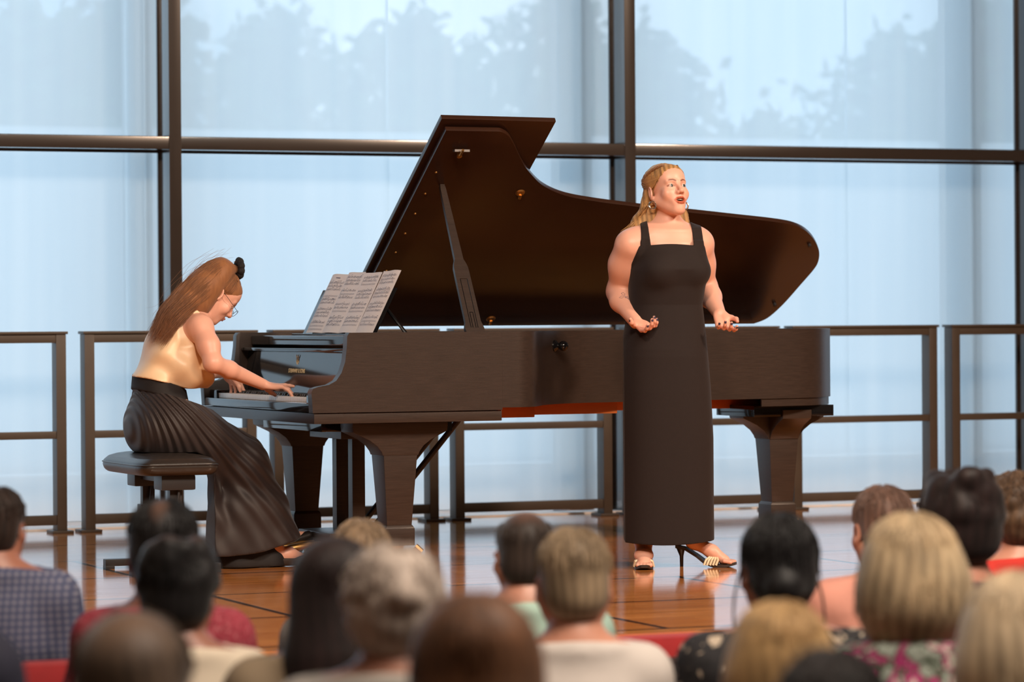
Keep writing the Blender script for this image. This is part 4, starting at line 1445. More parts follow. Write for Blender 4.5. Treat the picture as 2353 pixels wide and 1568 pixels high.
# dress: follows the torso, square neck with two straps, straight to the hem
dr = body_neck.copy()
dr.clips = []
dsec = [(0.108, -0.026, 0.012, 0.200, 0.150), (0.30, -0.025, 0.008, 0.198, 0.146), (0.55, -0.023, 0.004, 0.196, 0.144), (0.75, -0.026, 0.0, 0.190, 0.142), (0.90, -0.027, 0.0, 0.180, 0.140),
        (1.02, -0.022, 0.0, 0.163, 0.127), (1.12, -0.018, 0.0, 0.149, 0.117), (1.20, -0.012, -0.004, 0.155, 0.123), (1.27, -0.006, -0.012, 0.160, 0.137), (1.33, 0.0, -0.008, 0.155, 0.124), (1.385, 0.0, 0.0, 0.149, 0.104)]
d_ = body_core.copy()
d_.loft(dsec, k=0.01, yaw=YAW * 0.4, pw=2.3)
d_.ell((-0.006, 0.0, 1.40), (0.155, 0.085, 0.062), rot('Z', 18), k=0.04)
for sh in (shR, shL): d_.cone(nb_, sh, 0.052, 0.052, k=0.04)
d_.chain([shR, (-0.190, 0.010, 1.295)], [0.059, 0.05], k=0.03)
d_.chain([shL, (0.139, 0.125, 1.30)], [0.056, 0.05], k=0.03)


def dress_clip(X, Y, Z):
    t = (Z - 1.36) / 0.10
    cR, cL = -0.104 - 0.012 * t, 0.125 - 0.010 * t
    sR, sL = np.abs(X - cR) - 0.0225, np.abs(X - cL) - 0.0225
    neck = Z - (1.374 + 0.004 * np.cos(X * 20))
    strap = np.minimum(sR, sL) + 0 * Y
    lR_ = np.interp(Z, [1.24, 1.29, 1.33, 1.374, 1.40], [0.20, 0.168, 0.150, 0.131, 0.125])
    lL_ = np.interp(Z, [1.24, 1.29, 1.33, 1.374, 1.40], [0.20, 0.170, 0.157, 0.1485, 0.146])
    side = np.maximum(-X - lR_, X - lL_)
    side = side + 0 * Y
    return np.maximum(np.maximum(np.minimum(neck + 0 * Y, strap), side), 0.112 + 0.012 * (X + 0.02) * 0 - 0.010 * np.cos((X + 0.02) * 9) + 0.02 * np.maximum(X, 0) ** 1 * 0 - Z)


d_.clips = [dress_clip]
dress = d_.build('dress', M['dress'], singer, h=0.0033, off=0.0075, smooth_it=2)
tag(dress, 'long straight black sleeveless dress with square neckline')

# hair: combed back, twisted at the sides, falling behind the shoulders
M['blond'] = hair_mat('blond_hair', (0.58, 0.34, 0.13), (0.32, 0.16, 0.06))
hs = Sculpt()
hs.M = HM @ np.diag([0.985, 0.985, 0.985, 1])
hs.ell((0, 0.016, 0.041), (0.0785, 0.0955, 0.080), k=0.02)
hs.ell((0, -0.043, 0.048), (0.062, 0.045, 0.052), k=0.02)
hs.ell((0, 0.060, -0.020), (0.078, 0.056, 0.075), k=0.03)
hs.ell((0, 0.076, -0.080), (0.098, 0.036, 0.085), k=0.04)
hs.ell((0, 0.088, -0.135), (0.130, 0.032, 0.045), k=0.04)
hs.chain([(-0.040, 0.098, -0.07), (-0.085, 0.112, -0.12), (-0.135, 0.122, -0.172)], [0.036, 0.034, 0.012], k=0.03, flat=((0, 1, 0), 0.8))
hs.chain([(0.060, 0.060, -0.03), (0.086, 0.050, -0.10), (0.118, 0.045, -0.165)], [0.026, 0.028, 0.010], k=0.03)
hs.clips = [hair_clip(hs.M)]
def hair_comb(Mx, amp, fr=60):
    def f(V):
        L = inv_pts(Mx, V)
        an = np.arctan2(L[:, 0], L[:, 1] + 0.02) + 0.25 * np.sin(L[:, 2] * 30)
        w = np.sin(an * fr) * 0.6 + np.sin(an * fr * 0.37 + L[:, 2] * 20) * 0.6
        d = L - np.array([0, 0.02, 0.0])
        d[:, 2] *= 0.4
        d /= np.linalg.norm(d, axis=1, keepdims=True) + 1e-6
        return V + (d @ Mx[:3, :3].T) * (amp * w)[:, None]
    return f


hair = hs.build('hair', M['blond'], singer, h=0.003, post=hair_comb(hs.M, 0.0016), color=lambda P: np.tile((0.75 + 0.25 * np.sin(P[:, 0] * 310 + P[:, 2] * 40))[:, None], (1, 3)))
Ms = hs.M
lines = []
rs = np.random.default_rng(11)
for q in range(1500):
    a = rs.uniform(-1, 1)
    up_ = rs.random()
    side = np.sign(a)
    # root along the hairline, over the crown to the back, then down
    th = a * 1.75
    z0 = 0.095 - 0.085 * abs(a) ** 1.6
    r0 = np.array([0.060 * math.sin(th) / 1.0, np.interp(z0, HLZ, HLY) + 0.004, z0])
    r0[0] = side * min(0.077, 0.018 + 0.070 * abs(a)) if abs(a) > 0.05 else a * 0.3
    c1 = np.array([r0[0] * 1.04, 0.03, z0 * 0.75 + 0.038 * (1 - abs(a))])
    rad_ = np.array([0.082, 0.1015, 0.086])
    cc = np.array([0, 0.012, 0.040])

    def out_(p, e=0.0):
        d = (p - cc) / rad_
        return cc + rad_ * d / np.linalg.norm(d) * (1.0 + e)
    j = rs.normal(0, 0.004, 3)
    w = rs.uniform(-1, 1)
    if rs.random() < 0.5: w = -rs.random()
    if side > 0 and rs.random() < 0.5: w = abs(w)
    p1, p2 = out_(r0, 0.01), out_(c1, 0.03)
    p3 = out_(np.array([r0[0] * 0.75, 0.09, 0.03 + 0.03 * rs.random()]), 0.05)
    wx = 0.090 * w
    p4 = np.array([wx * 1.02, 0.114 - 0.075 * abs(w) ** 2.5, -0.055]) + j
    p5 = np.array([wx * 1.22 + 0.006 * rs.normal(), 0.132 - 0.045 * abs(w) ** 2.5, -0.110]) + j * 1.5
    p6 = np.array([wx * 1.75 + 0.016 * rs.normal(), 0.142 - 0.040 * abs(w) ** 2, -0.155 - 0.03 * rs.random()]) + j * 3
    p7 = p6 + np.array([0.012 * w + 0.008 * rs.normal(), 0.012 * rs.normal() - 0.01 * abs(w), -0.028 - 0.02 * rs.random()])
    lines.append(catmull([p1, p2, p3, p4, p5, p6, p7], 3))
lines = np.array(lines)
lines = lines @ Ms[:3, :3].T + Ms[:3, 3]
st_ = strands('locks', lines, rs.uniform(0.0008, 0.0022, len(lines)), M['blond'], singer)
hair = join(hair, [st_])
tw = MB()
for sgn in (-1, 1):
    for ph in (0, PI):
        pts = []
        for t in np.linspace(0, 1, 26):
            b_ = np.array([sgn * (0.036 + 0.046 * math.sin(t * 2.0)), -0.048 + 0.125 * t, 0.100 - 0.045 * t ** 1.3])
            b_ = np.array([0, 0.014, 0.040]) + np.array([0.083, 0.101, 0.085]) * unit((b_ - np.array([0, 0.014, 0.040])) / np.array([0.083, 0.101, 0.085]))
            pts.append(tp(Ms, b_ + np.array([0.003 * math.cos(t * 24 + ph), 0, 0.003 * math.sin(t * 24 + ph)])))
        tw.tube(pts, 0.0048, 8)
M['twist'] = mat('dark_blond_twist', (0.20, 0.095, 0.04), 0.45)
tw.build('hair_twist', M['twist'], hair)
for q in (-1, 1):
    c = tp(Ms, (q * 0.0315, -0.0755, 0.0))
    eye_mesh('eye', singer, c, Ms[:3, :3] @ np.array([0.10, -1.0, 0.05]))
te = MB()
for i in range(8):
    x = -0.0135 + 0.0039 * i
    te.box((x - 0.0018, -0.0905 + abs(x) * 0.35, -0.0645), (x + 0.0018, -0.085 + abs(x) * 0.35, -0.0565), 0.0006)
te.xf(Matrix(Ms.tolist())).build('teeth', M['teeth'], singer)
for q in (-1, 1):
    c = tp(Ms, (q * 0.083, 0.004, -0.066))
    er = MB().torus(c, 0.0155, 0.0036, ax=Ms[:3, :3] @ np.array([0.45, 1.0, 0.1]), seg=28)
    for i in range(28): er.ball((c[0], c[1], c[2]), 0.0001, 6) if i == 0 else None
    er.build('earring', M['silver'], singer)
# tattoo lines lie on the forearm: thin curves a hair above the skin
Vs = np.array([v.co for v in singer.data.vertices])


def stick(p):
    i = np.argmin(((Vs - p) ** 2).sum(1))
    nn = np.array(singer.data.vertices[int(i)].normal)
    return Vs[i] + nn * 0.0006


def s_at(px, py, Y):
    """a point of the singer's own frame seen at a pixel, Y metres behind her centre"""
    w = at(px, py, d=float(np.dot(np.array(SP) - CAM, fwd)) + Y) - np.array(SP)
    c_, s_ = math.cos(-SR), math.sin(-SR)
    return np.array([w[0] * c_ - w[1] * s_, w[0] * s_ + w[1] * c_, w[2]])


ta = MB()
for pl in ([(1427, 676), (1432, 673), (1436, 678), (1432, 682), (1427, 676)], [(1429, 684), (1425, 688), (1431, 691), (1436, 687), (1429, 684)], [(1436, 690), (1441, 686), (1444, 691), (1438, 694), (1436, 690)],
           [(1434, 680), (1438, 690), (1446, 700)], [(1441, 693), (1443, 700), (1447, 703)], [(1449, 708), (1455, 705), (1463, 722), (1457, 724), (1449, 708)]):
    ta.tube([stick(s_at(a, b_, -0.02)) for a, b_ in pl], 0.0007, 5)
ta.build('tattoo', M['ink'], singer)
# sandals


def sandal(o, ang, label):
    """mule sandal, toes towards local +x"""
    Mx = Matrix.Translation(o) @ Matrix.Rotation(ang, 4, 'Z')
    s = empty('sandal', (0, 0, 0))
    s.parent = singer
    s.matrix_local = Mx
    s['label'] = label
    so_ = MB()
    prof = [(-0.070, 0.086), (-0.03, 0.078), (0.02, 0.048), (0.06, 0.018), (0.10, 0.006), (0.155, 0.007), (0.190, 0.017)]
    wd = [0.026, 0.027, 0.026, 0.032, 0.040, 0.036, 0.014]
    top = [[so_.b.verts.new((x, sg_ * w, z + dz)) for sg_ in (-1, 1)] for (x, z), w in zip(prof, wd) for dz in (0.006,)]
    bot = [[so_.b.verts.new((x, sg_ * w, z - 0.006)) for sg_ in (-1, 1)] for (x, z), w in zip(prof, wd)]
    for i in range(6):
        so_.b.faces.new((top[i][0], top[i + 1][0], top[i + 1][1], top[i][1]))
        so_.b.faces.new((bot[i][1], bot[i + 1][1], bot[i + 1][0], bot[i][0]))
        for g in (0, 1): so_.b.faces.new((top[i][g], bot[i][g], bot[i + 1][g], top[i + 1][g]))
    for i in (0, 6): so_.b.faces.new((top[i][0], top[i][1], bot[i][1], bot[i][0]))
    bmesh.ops.recalc_face_normals(so_.b, faces=so_.b.faces[:])
    so_.build('sole', M['sole'], s, angle=50)
    MB().tube([(-0.052, 0, 0.080), (-0.049, 0, 0.045), (-0.049, 0, 0.0)], [0.020, 0.0085, 0.0075], 12).build('heel', M['shoe_black'], s)
    stp = MB()
    for j in range(5):
        x0 = 0.060 + 0.013 * j
        stp.tube([(x0, -0.041, 0.010), (x0 + 0.008, -0.036, 0.032), (x0 * 0.3 + 0.075, -0.010, 0.056 - 0.002 * j), (x0 * 0.3 + 0.078, 0.012, 0.054 - 0.002 * j), (x0 + 0.008, 0.036, 0.032), (x0, 0.041, 0.010)], 0.0052, 8)
    stp.ball((0.103, 0.0, 0.058), (0.013, 0.012, 0.008), 12)
    stp.build('strap', M['cream_leather'], s)


sandal((-0.119, 0.018, 0.0), R(-91), 'cream strapped sandal pointing at the audience')
sandal((0.092, 0.02, 0.0), math.atan2(fd[1], fd[0]), 'cream strapped high heel sandal seen from the side')


# ------------------------------------------------------------------ the pianist (own frame parallel to the hall, bowed over the keys)
PP = np.array([3.95, 13.50, ZS])
YM = 13.50


def pp(px, py, dy): return at(px, py, y=YM + dy) - PP


pn = Sculpt()
hipc = np.array([0.025, 0.0, 0.615])
waist = np.array([-0.005, 0.0, 0.80])
ribs = pp(396, 803, 0.0)
chest = pp(418, 760, 0.0)
neckb = pp(452, 722, 0.0)
for q in (-1, 1): pn.ell(hipc + [0.0, q * 0.075, 0], (0.125, 0.105, 0.13), k=0.05)
pn.cone(hipc, waist, 0.118, 0.092, k=0.05, flat=((0, 1, 0), 1.3))
pn.cone(waist, ribs, 0.092, 0.102, k=0.04, flat=((0, 1, 0), 1.3))
pn.cone(ribs, chest, 0.102, 0.096, k=0.04, flat=((0, 1, 0), 1.3))
pn.cone(chest, neckb, 0.092, 0.052, k=0.05, flat=((0, 1, 0), 1.4))
shr, shl = pp(461, 753, -0.160), pp(452, 745, 0.175)
for sh in (shr, shl): pn.cone(neckb - [0.02, 0, 0.01], sh, 0.046, 0.050, k=0.04)
pcore = pn.copy()
elr, wrr = pp(489, 835, -0.265), pp(604, 884, -0.115)
fingR = np.array([4.545, 13.57, ZS + 0.752]) - PP
pn.chain([shr, (shr + elr) / 2 + [0.004, -0.012, -0.002], elr], [0.050, 0.045, 0.038], k=0.03)
pn.chain([elr, elr * 0.68 + wrr * 0.32 + [0, 0, 0.002], wrr], [0.038, 0.036, 0.0245], k=0.02)
fingL = np.array([4.545, 14.20, ZS + 0.750]) - PP
wrl = fingL + [-0.085, -0.055, 0.085]
ell_ = pp(455, 850, 0.42)
pn.chain([shl, (shl + ell_) / 2, ell_], [0.054, 0.048, 0.041], k=0.03)
pn.chain([ell_, ell_ * 0.65 + wrl * 0.35, wrl], [0.041, 0.039, 0.025], k=0.02)
# right hand: index lifted along the keys, the other fingers down on them
yR = unit((1.0, 0.14, -0.10))
FR = frame(y=yR, z=(-0.10, 0.10, -1.0), o=wrr, s=0.97)
FR_t = FR.copy()
if (FR_t[:3, 0] @ np.array([0, 1.0, 0])) < 0: FR_t[:3, 0] *= -1
tR = hand(pn, FR_t, [(-4, 6, 2), (16, 28, 16), (24, 28, 16), (20, 24, 12)], [(0.022, 0.022, 0.010), (0.042, 0.045, 0.022), (0.050, 0.070, 0.036), (0.050, 0.092, 0.046)], spread=1.2)
yL = unit(fingL - wrl)
FLh = frame(y=yL, z=(-0.55, -0.35, -0.6), o=wrl, s=0.95)
if (FLh[:3, 0] @ np.array([0, -1.0, 0])) < 0: FLh[:3, 0] *= -1
tL = hand(pn, FLh, [(25, 34, 20), (28, 34, 20), (26, 32, 20), (20, 26, 16)], [(0.022, 0.022, 0.010), (0.042, 0.045, 0.022), (0.052, 0.070, 0.034), (0.050, 0.088, 0.044)])
# legs under the cloth, feet on the floor
knr, knl = pp(578, 1050, -0.06) - [0.03, 0, 0.02], pp(590, 1046, 0.22) - [0.03, 0, 0]
ankr, ankl = np.array([0.50, -0.07, 0.085]), np.array([0.58, 0.18, 0.12])
pn.chain([hipc + [0.02, -0.09, -0.03], knr], [0.095, 0.058], k=0.03)
pn.chain([hipc + [0.02, 0.09, -0.03], knl], [0.095, 0.058], k=0.03)
pn.chain([knr, knr * 0.6 + ankr * 0.4, ankr], [0.055, 0.052, 0.033], k=0.02)
pn.chain([knl, knl * 0.6 + ankl * 0.4, ankl], [0.055, 0.052, 0.033], k=0.02)
for an, dx, dz in ((ankr, (0.985, 0.15, -0.05), 0.0), (ankl, (0.93, 0.0, 0.30), 0.0)):
    d = unit(dx)
    pn.chain([an + [-0.03, 0, -0.045], an + d * 0.06 + [0, 0, -0.030], an + d * 0.15 + [0, 0, -0.052]], [0.030, 0.032, 0.018], k=0.02)
PO_h = pp(499, 677, 0.0)
ca, sa = math.cos(R(45)), math.sin(R(45))
PH = np.eye(4)
PH[:3, 0], PH[:3, 1], PH[:3, 2], PH[:3, 3] = (0, 1, 0), (-ca, 0, sa), (sa, 0, ca), PO_h
pn.cone(neckb - [0.015, 0, 0], tp(PH, (0, 0.025, -0.055)), 0.052, 0.050, k=0.03)
head(pn, PH, 0.97, jaw=0.98, mouth_open=0.0)
pn.clips = [lambda X, Y, Z: np.where((X < 0.18) & (np.abs(Y + 0.03) < 0.34), 0.511 - Z, -1.0) + 0 * Y]
pianist = pn.build('person', M['skin'], None, h=0.003, color=lambda P: face_paint(pn, P, lip=(0.62, 0.27, 0.20), brow=(0.35, 0.2, 0.12)))
pianist.location = PP
tag(pianist, 'woman in glasses and a beige top bowed over the piano keys on the bench', 'person')
for q in (-1, 1):
    eye_mesh('eye', pianist, tp(PH, (q * 0.0315 * 0.97, -0.0755 * 0.97, 0)), PH[:3, :3] @ np.array([0, -1.0, -0.35]))

# sleeveless satin top, loose above the waistband
bl = pcore.copy()
bl.ell(pp(438, 862, -0.02), (0.075, 0.135, 0.062), k=0.05)
bl.ell(pp(412, 838, 0.0), (0.09, 0.15, 0.09), k=0.06)
bl.ell(pp(366, 840, 0.0), (0.062, 0.125, 0.055), k=0.05)
nb2, hu = PH[:3, :3] @ np.array([0, 0, -1.0]), unit(neckb - chest)


def blouse_clip(X, Y, Z):
    neck = (X - neckb[0]) * hu[0] + (Z - neckb[2]) * hu[2] + 0.012 + 0 * Y
    low = 0.832 - Z - 0.27 * (np.clip(X, -0.12, 0.09) + 0.11) + 0 * Y
    arm = np.abs(Y) - np.interp(Z, [0.8, 0.9, 0.96, 1.02, 1.06], [0.21, 0.19, 0.158, 0.142, 0.132]) + 0 * X
    return np.maximum(np.maximum(neck, low), arm)


bl.clips = [blouse_clip]
rw = np.random.default_rng(3)


def wrinkle(V):
    lowp = np.clip((1.0 - V[:, 2]) / 0.2, 0, 1)
    w = (0.003 + 0.005 * lowp) * np.sin(V[:, 0] * 46 + V[:, 2] * 14 + 2.6 * np.sin(V[:, 1] * 11 + V[:, 2] * 9)) + 0.003 * np.sin(V[:, 2] * 44 - V[:, 0] * 34 + V[:, 1] * 19)
    c = np.array([0.03, 0, 0.85])
    d = V - c
    d[:, 2] *= 0.2
    d /= np.linalg.norm(d, axis=1, keepdims=True) + 1e-6
    return V + d * (1.5 * w * np.clip((1.06 - V[:, 2]) / 0.1, 0.1, 1))[:, None]


top_ = bl.build('blouse', M['satin'], pianist, h=0.004, off=0.009, post=wrinkle)

# pleated wide trousers: waistband, hips, the near leg falling to a sloping hem
M['pleat'] = pleat_mat()
tr_ = Sculpt()
for q in (-1, 1): tr_.ell(hipc + [-0.010, q * 0.055, 0.0], (0.148, 0.145, 0.15), k=0.06)
tr_.cone(hipc + [0, 0, 0.05], waist + [0.0, 0, -0.005], 0.130, 0.098, k=0.05, flat=((0, 1, 0), 1.3))
tr_.chain([hipc + [0.04, -0.08, 0.0], knr + [-0.02, 0, 0.0]], [0.145, 0.095], k=0.06)
tr_.chain([hipc + [0.04, 0.08, 0.0], knl + [-0.03, 0, 0.0]], [0.135, 0.090], k=0.06)
k2 = pp(560, 1075, -0.06)
h1, h2 = pp(510, 1268, -0.07), pp(648, 1252, -0.07)
tr_.chain([k2, (k2 + h1) / 2 + [0.02, 0, 0], h1], [0.095, 0.080, 0.085], k=0.05)
tr_.chain([k2 + [0.005, 0, 0], (k2 + h2) / 2 + [0.01, 0, 0], h2], [0.095, 0.085, 0.085], k=0.05)
tr_.chain([k2 * 0.5 + h1 * 0.25 + h2 * 0.25, (h1 + h2) / 2], [0.10, 0.10], k=0.05)
tr_.chain([pp(474, 1090, -0.10), pp(486, 1200, -0.10), pp(496, 1268, -0.09)], [0.045, 0.05, 0.06], k=0.04)
hA, hB = pp(480, 1279, -0.15), pp(686, 1239, -0.15)


def hem_clip(X, Y, Z):
    zt = hA[2] + (X - hA[0]) / (hB[0] - hA[0]) * (hB[2] - hA[2]) - 0.10 * np.clip((X - hA[0]) / (hB[0] - hA[0]), 0, 1) * (1 - np.clip((X - hA[0]) / (hB[0] - hA[0]), 0, 1))
    seat = np.where((X < 0.20) & (np.abs(Y + 0.04) < 0.5), np.interp(X, [0.11, 0.165, 0.20], [0.508, 0.485, 0.44]) - Z, -1.0)
    return np.maximum(np.maximum(zt - Z + 0 * Y, seat), Z - 0.755 + 0.33 * X + 0 * Y)


tr_.clips = [hem_clip]


def pleat(V):
    # rays fanning from the waist over the hip, then falling along the leg
    a = np.arctan2(V[:, 2] - 0.93, V[:, 0] + 0.16)
    up_ = V[:, 2] > 0.5
    f = np.sin(a * 92 + 3 * V[:, 1] + 2.5 * np.sin(V[:, 0] * 9 + V[:, 2] * 5)) * (0.75 + 0.25 * np.sin(a * 17 + 3))
    return 0.5 + 0.5 * f


def pleat_push(V):
    p = pleat(V) - 0.5
    d = V - np.array([0.12, 0, 0.5])
    d[:, 2] = 0
    d /= np.linalg.norm(d, axis=1, keepdims=True) + 1e-6
    return V + d * (0.0034 * p)[:, None]


tro = tr_.build('trousers', M['pleat'], pianist, h=0.0045, off=0.004, post=pleat_push, attrs={'Pleat': pleat})
# other trouser leg: its deep shade put into black cloth, hem on the floor
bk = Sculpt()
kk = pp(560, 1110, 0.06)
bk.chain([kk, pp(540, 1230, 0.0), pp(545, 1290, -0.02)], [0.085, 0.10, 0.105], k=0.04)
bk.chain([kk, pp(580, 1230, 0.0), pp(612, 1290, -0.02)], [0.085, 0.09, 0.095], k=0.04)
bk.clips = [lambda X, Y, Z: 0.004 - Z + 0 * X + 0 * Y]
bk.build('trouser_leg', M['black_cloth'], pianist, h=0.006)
wb = Sculpt()
wb.cone(waist + [0.008, 0, -0.09], waist + [0.0, 0, 0.06], 0.116, 0.094, k=0.02, flat=((0, 1, 0), 1.3))
wb.clips = [lambda X, Y, Z: np.maximum(Z - (waist[2] + 0.008 - 0.33 * X), (waist[2] - 0.060 - 0.33 * X) - Z) + 0 * Y]
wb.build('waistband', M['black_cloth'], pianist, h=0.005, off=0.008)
for an, dx in ((ankr, (0.985, 0.15, -0.05)), (ankl, (0.93, 0.0, 0.30))):
    d = unit(dx)
    sh = Sculpt()
    sh.chain([an + [-0.035, 0, -0.055], an + d * 0.06 + [0, 0, -0.052], an + d * 0.16 + [0, 0, -0.058]], [0.033, 0.036, 0.026], k=0.02)
    P0, P1 = an + d * 0.02, an + [0, 0, -0.040]
    sh.clips = [lambda X, Y, Z, an=an, d=d: np.maximum(Z - (an[2] - 0.046 + (X - an[0]) * d[2] * 0.9 + 0.02 * np.clip((X - an[0] - 0.08) / 0.05, 0, 1)) + 0 * Y, 0.003 - Z + 0 * X)]
    sh.build('shoe', M['shoe_dark'] if an is ankr else M['shoe_black'], pianist, h=0.004)

# hair: drawn up to a clasp at the crown, a thick tail swept down over the back
M['auburn'] = hair_mat('light_brown_hair', (0.30, 0.135, 0.055), (0.16, 0.065, 0.028))
hh = Sculpt()
hh.M = PH @ np.diag([0.97, 0.97, 0.97, 1])
hh.ell((0, 0.016, 0.041), (0.0775, 0.0955, 0.081), k=0.02)
hh.ell((0, -0.043, 0.048), (0.062, 0.045, 0.052), k=0.02)
hh.ell((0, 0.055, -0.015), (0.070, 0.055, 0.065), k=0.03)
hh.clips = [hair_clip(hh.M)]
ph_ = hh.build('hair', M['auburn'], pianist, h=0.0035)
cl = pp(540, 622, 0.0)
path = [pp(540, 620, 0), pp(508, 620, -0.01), pp(470, 655, -0.03), pp(430, 692, -0.075), pp(393, 728, -0.105), pp(368, 768, -0.115)]
tl = Sculpt()
tl.chain(path, [0.018, 0.048, 0.066, 0.058, 0.040, 0.012], k=0.03, flat=((0, 1, 0), 1.15))
tl.cone(pp(500, 640, -0.02), pp(458, 702, -0.05), 0.045, 0.050, k=0.04, flat=((0, 1, 0), 1.2))
tail = tl.build('tail', M['auburn'], pianist, h=0.005)
ln = []
r8 = np.random.default_rng(8)
pa = np.array(path)
for q in range(1800):
    a, e = r8.uniform(0, 2 * PI), 0.75 + 0.38 * r8.random()
    wr_ = [0.014, 0.048, 0.066, 0.060, 0.052, 0.040]
    pts = []
    end = r8.uniform(0.75, 1.0)
    for i in range(6):
        t = unit(pa[min(i + 1, 5)] - pa[max(i - 1, 0)])
        side = np.array([0, 1.0, 0])
        nn = np.cross(t, side)
        w = wr_[i] * e
        pts.append(pa[i] + side * (w * 1.15 * math.cos(a)) + nn * (w * math.sin(a)) + r8.normal(0, 0.0012, 3) * i)
    pts[5] = pts[4] + (pts[5] - pts[4]) * r8.uniform(0.4, 1.5) + r8.normal(0, 0.004, 3)
    ln.append(catmull(pts, 3))
# combed hair running over the skull up to the clasp
Mh_ = hh.M
cc, rd = np.array([0, 0.016, 0.041]), np.array([0.0785, 0.0965, 0.082])
clh = inv_pts(Mh_, cl[None, :])[0]
for q in range(420):
    th = r8.uniform(-2.3, 2.3)
    z0 = 0.090 - 0.10 * (abs(th) / 2.3) ** 1.4
    p0 = np.array([0.085 * math.sin(th * 0.7), np.interp(z0, HLZ, HLY) + 0.006 + 0.03 * max(0, abs(th) - 1.5), z0])
    pts = []
    for t in np.linspace(0, 1, 8):
        p = p0 * (1 - t) + clh * t
        d = (p - cc) / rd
        pts.append(tp(Mh_, cc + rd * d / np.linalg.norm(d) * (1.012 + 0.01 * r8.random() * (0 < t < 1))))
    ln.append(catmull(pts, 3)[:16])
L1 = np.array([x for x in ln if len(x) == 16])
ps1 = strands('locks', L1, r8.uniform(0.0006, 0.0017, len(L1)), M['auburn'], pianist)
fly = []
for q in range(40):
    i0 = pa[1] + r8.normal(0, 0.03, 3) + [0, 0, 0.03]
    i2 = pa[4] + r8.normal(0, 0.03, 3) + [-0.01, 0, 0.045]
    fly.append(catmull([i0, (i0 + i2) / 2 + [0, 0, 0.03 + 0.03 * r8.random()], i2, i2 + r8.normal(0, 0.02, 3) + [-0.02, 0, -0.03]], 4))
ps2 = strands('fly', np.array(fly), 0.0005, M['auburn'], pianist)
join(ph_, [tail, ps1, ps2])
sc_ = MB()
for i in range(9):
    an = 2 * PI * i / 9
    c = cl + np.array([0.012, 0.030 * math.cos(an), 0.030 * math.sin(an)]) + unit(cl - PO_h) * 0.012
    sc_.ball(c, (0.017, 0.019, 0.020), 8)
sc_.build('hair_scrunchie', M['black_cloth'], pianist)
# wire glasses slipped down the nose
gl = MB()
G0 = lambda p: tp(PH, np.array(p) * 0.97)
for q in (-1, 1):
    ring = [G0((q * 0.033 + 0.024 * math.cos(t), -0.112 + 0.10 * (math.cos(t) * q * 0.024) ** 2, -0.010 + 0.017 * math.sin(t))) for t in np.linspace(0, 2 * PI, 25)]
    gl.tube(ring, 0.0010, 6, cap=False)
    gl.tube([G0((q * 0.057, -0.111, -0.006)), G0((q * 0.068, -0.104, -0.003)), G0((q * 0.079, -0.03, 0.006)), G0((q * 0.078, 0.012, 0.012)), G0((q * 0.076, 0.028, -0.004))], 0.0011, 6)
gl.tube([G0((-0.009, -0.112, -0.006)), G0((0, -0.115, -0.002)), G0((0.009, -0.112, -0.006))], 0.0010, 6)
glo = gl.build('glasses', M['black_metal'], pianist)


# ------------------------------------------------------------------ the audience, seen from behind
def pattern_mat(name, cols, kind, scale, rough=0.85):
    mm = bpy.data.materials.new(name)
    mm.use_nodes = True
    nt = mm.node_tree
    p = nt.nodes['Principled BSDF']
    p.inputs['Roughness'].default_value = rough
    tcn = N(nt, 'ShaderNodeTexCoord')
    if kind == 'check':
        fs = []
        for q, sc_ in ((0, scale), (2, scale)):
            w = N(nt, 'ShaderNodeTexWave', Scale=sc_)
            w.bands_direction = 'X' if q == 0 else 'Z'
            nt.links.new(tcn.outputs['Object'], w.inputs['Vector'])
            fs.append(w)
        ad = N(nt, 'ShaderNodeMath', operation='MULTIPLY')
        nt.links.new(fs[0].outputs['Fac'], ad.inputs[0]); nt.links.new(fs[1].outputs['Fac'], ad.inputs[1])
        fac = ad.outputs[0]
    else:
        w = N(nt, 'ShaderNodeTexNoise', Scale=scale, Detail=2.0, Distortion=1.2)
        nt.links.new(tcn.outputs['Object'], w.inputs['Vector'])
        fac = w.outputs['Fac']
    r = N(nt, 'ShaderNodeValToRGB')
    r.color_ramp.interpolation = 'LINEAR' if kind == 'check' else 'CONSTANT'
    n_ = len(cols)
    lo, hi = (0.1, 0.9) if kind == 'check' else (0.0, 0.62)
    while len(r.color_ramp.elements) < n_: r.color_ramp.elements.new(0.5)
    for i, c in enumerate(cols):
        e = r.color_ramp.elements[i]
        e.position = lo + (hi - lo) * i / (n_ - 1) if kind == 'check' else (0.0 if i == 0 else 0.40 + 0.22 * (i - 1) / max(1, n_ - 2))
        e.color = (*c, 1)
    nt.links.new(fac, r.inputs['Fac'])
    nt.links.new(r.outputs['Color'], p.inputs['Base Color'])
    return mm


def cloth(name, c): return mat(name, c, 0.85, var=0.1, vscale=18, bump=0.15, bscale=60)


TROUSER = cloth('dark_trouser_cloth', (0.02, 0.02, 0.025))


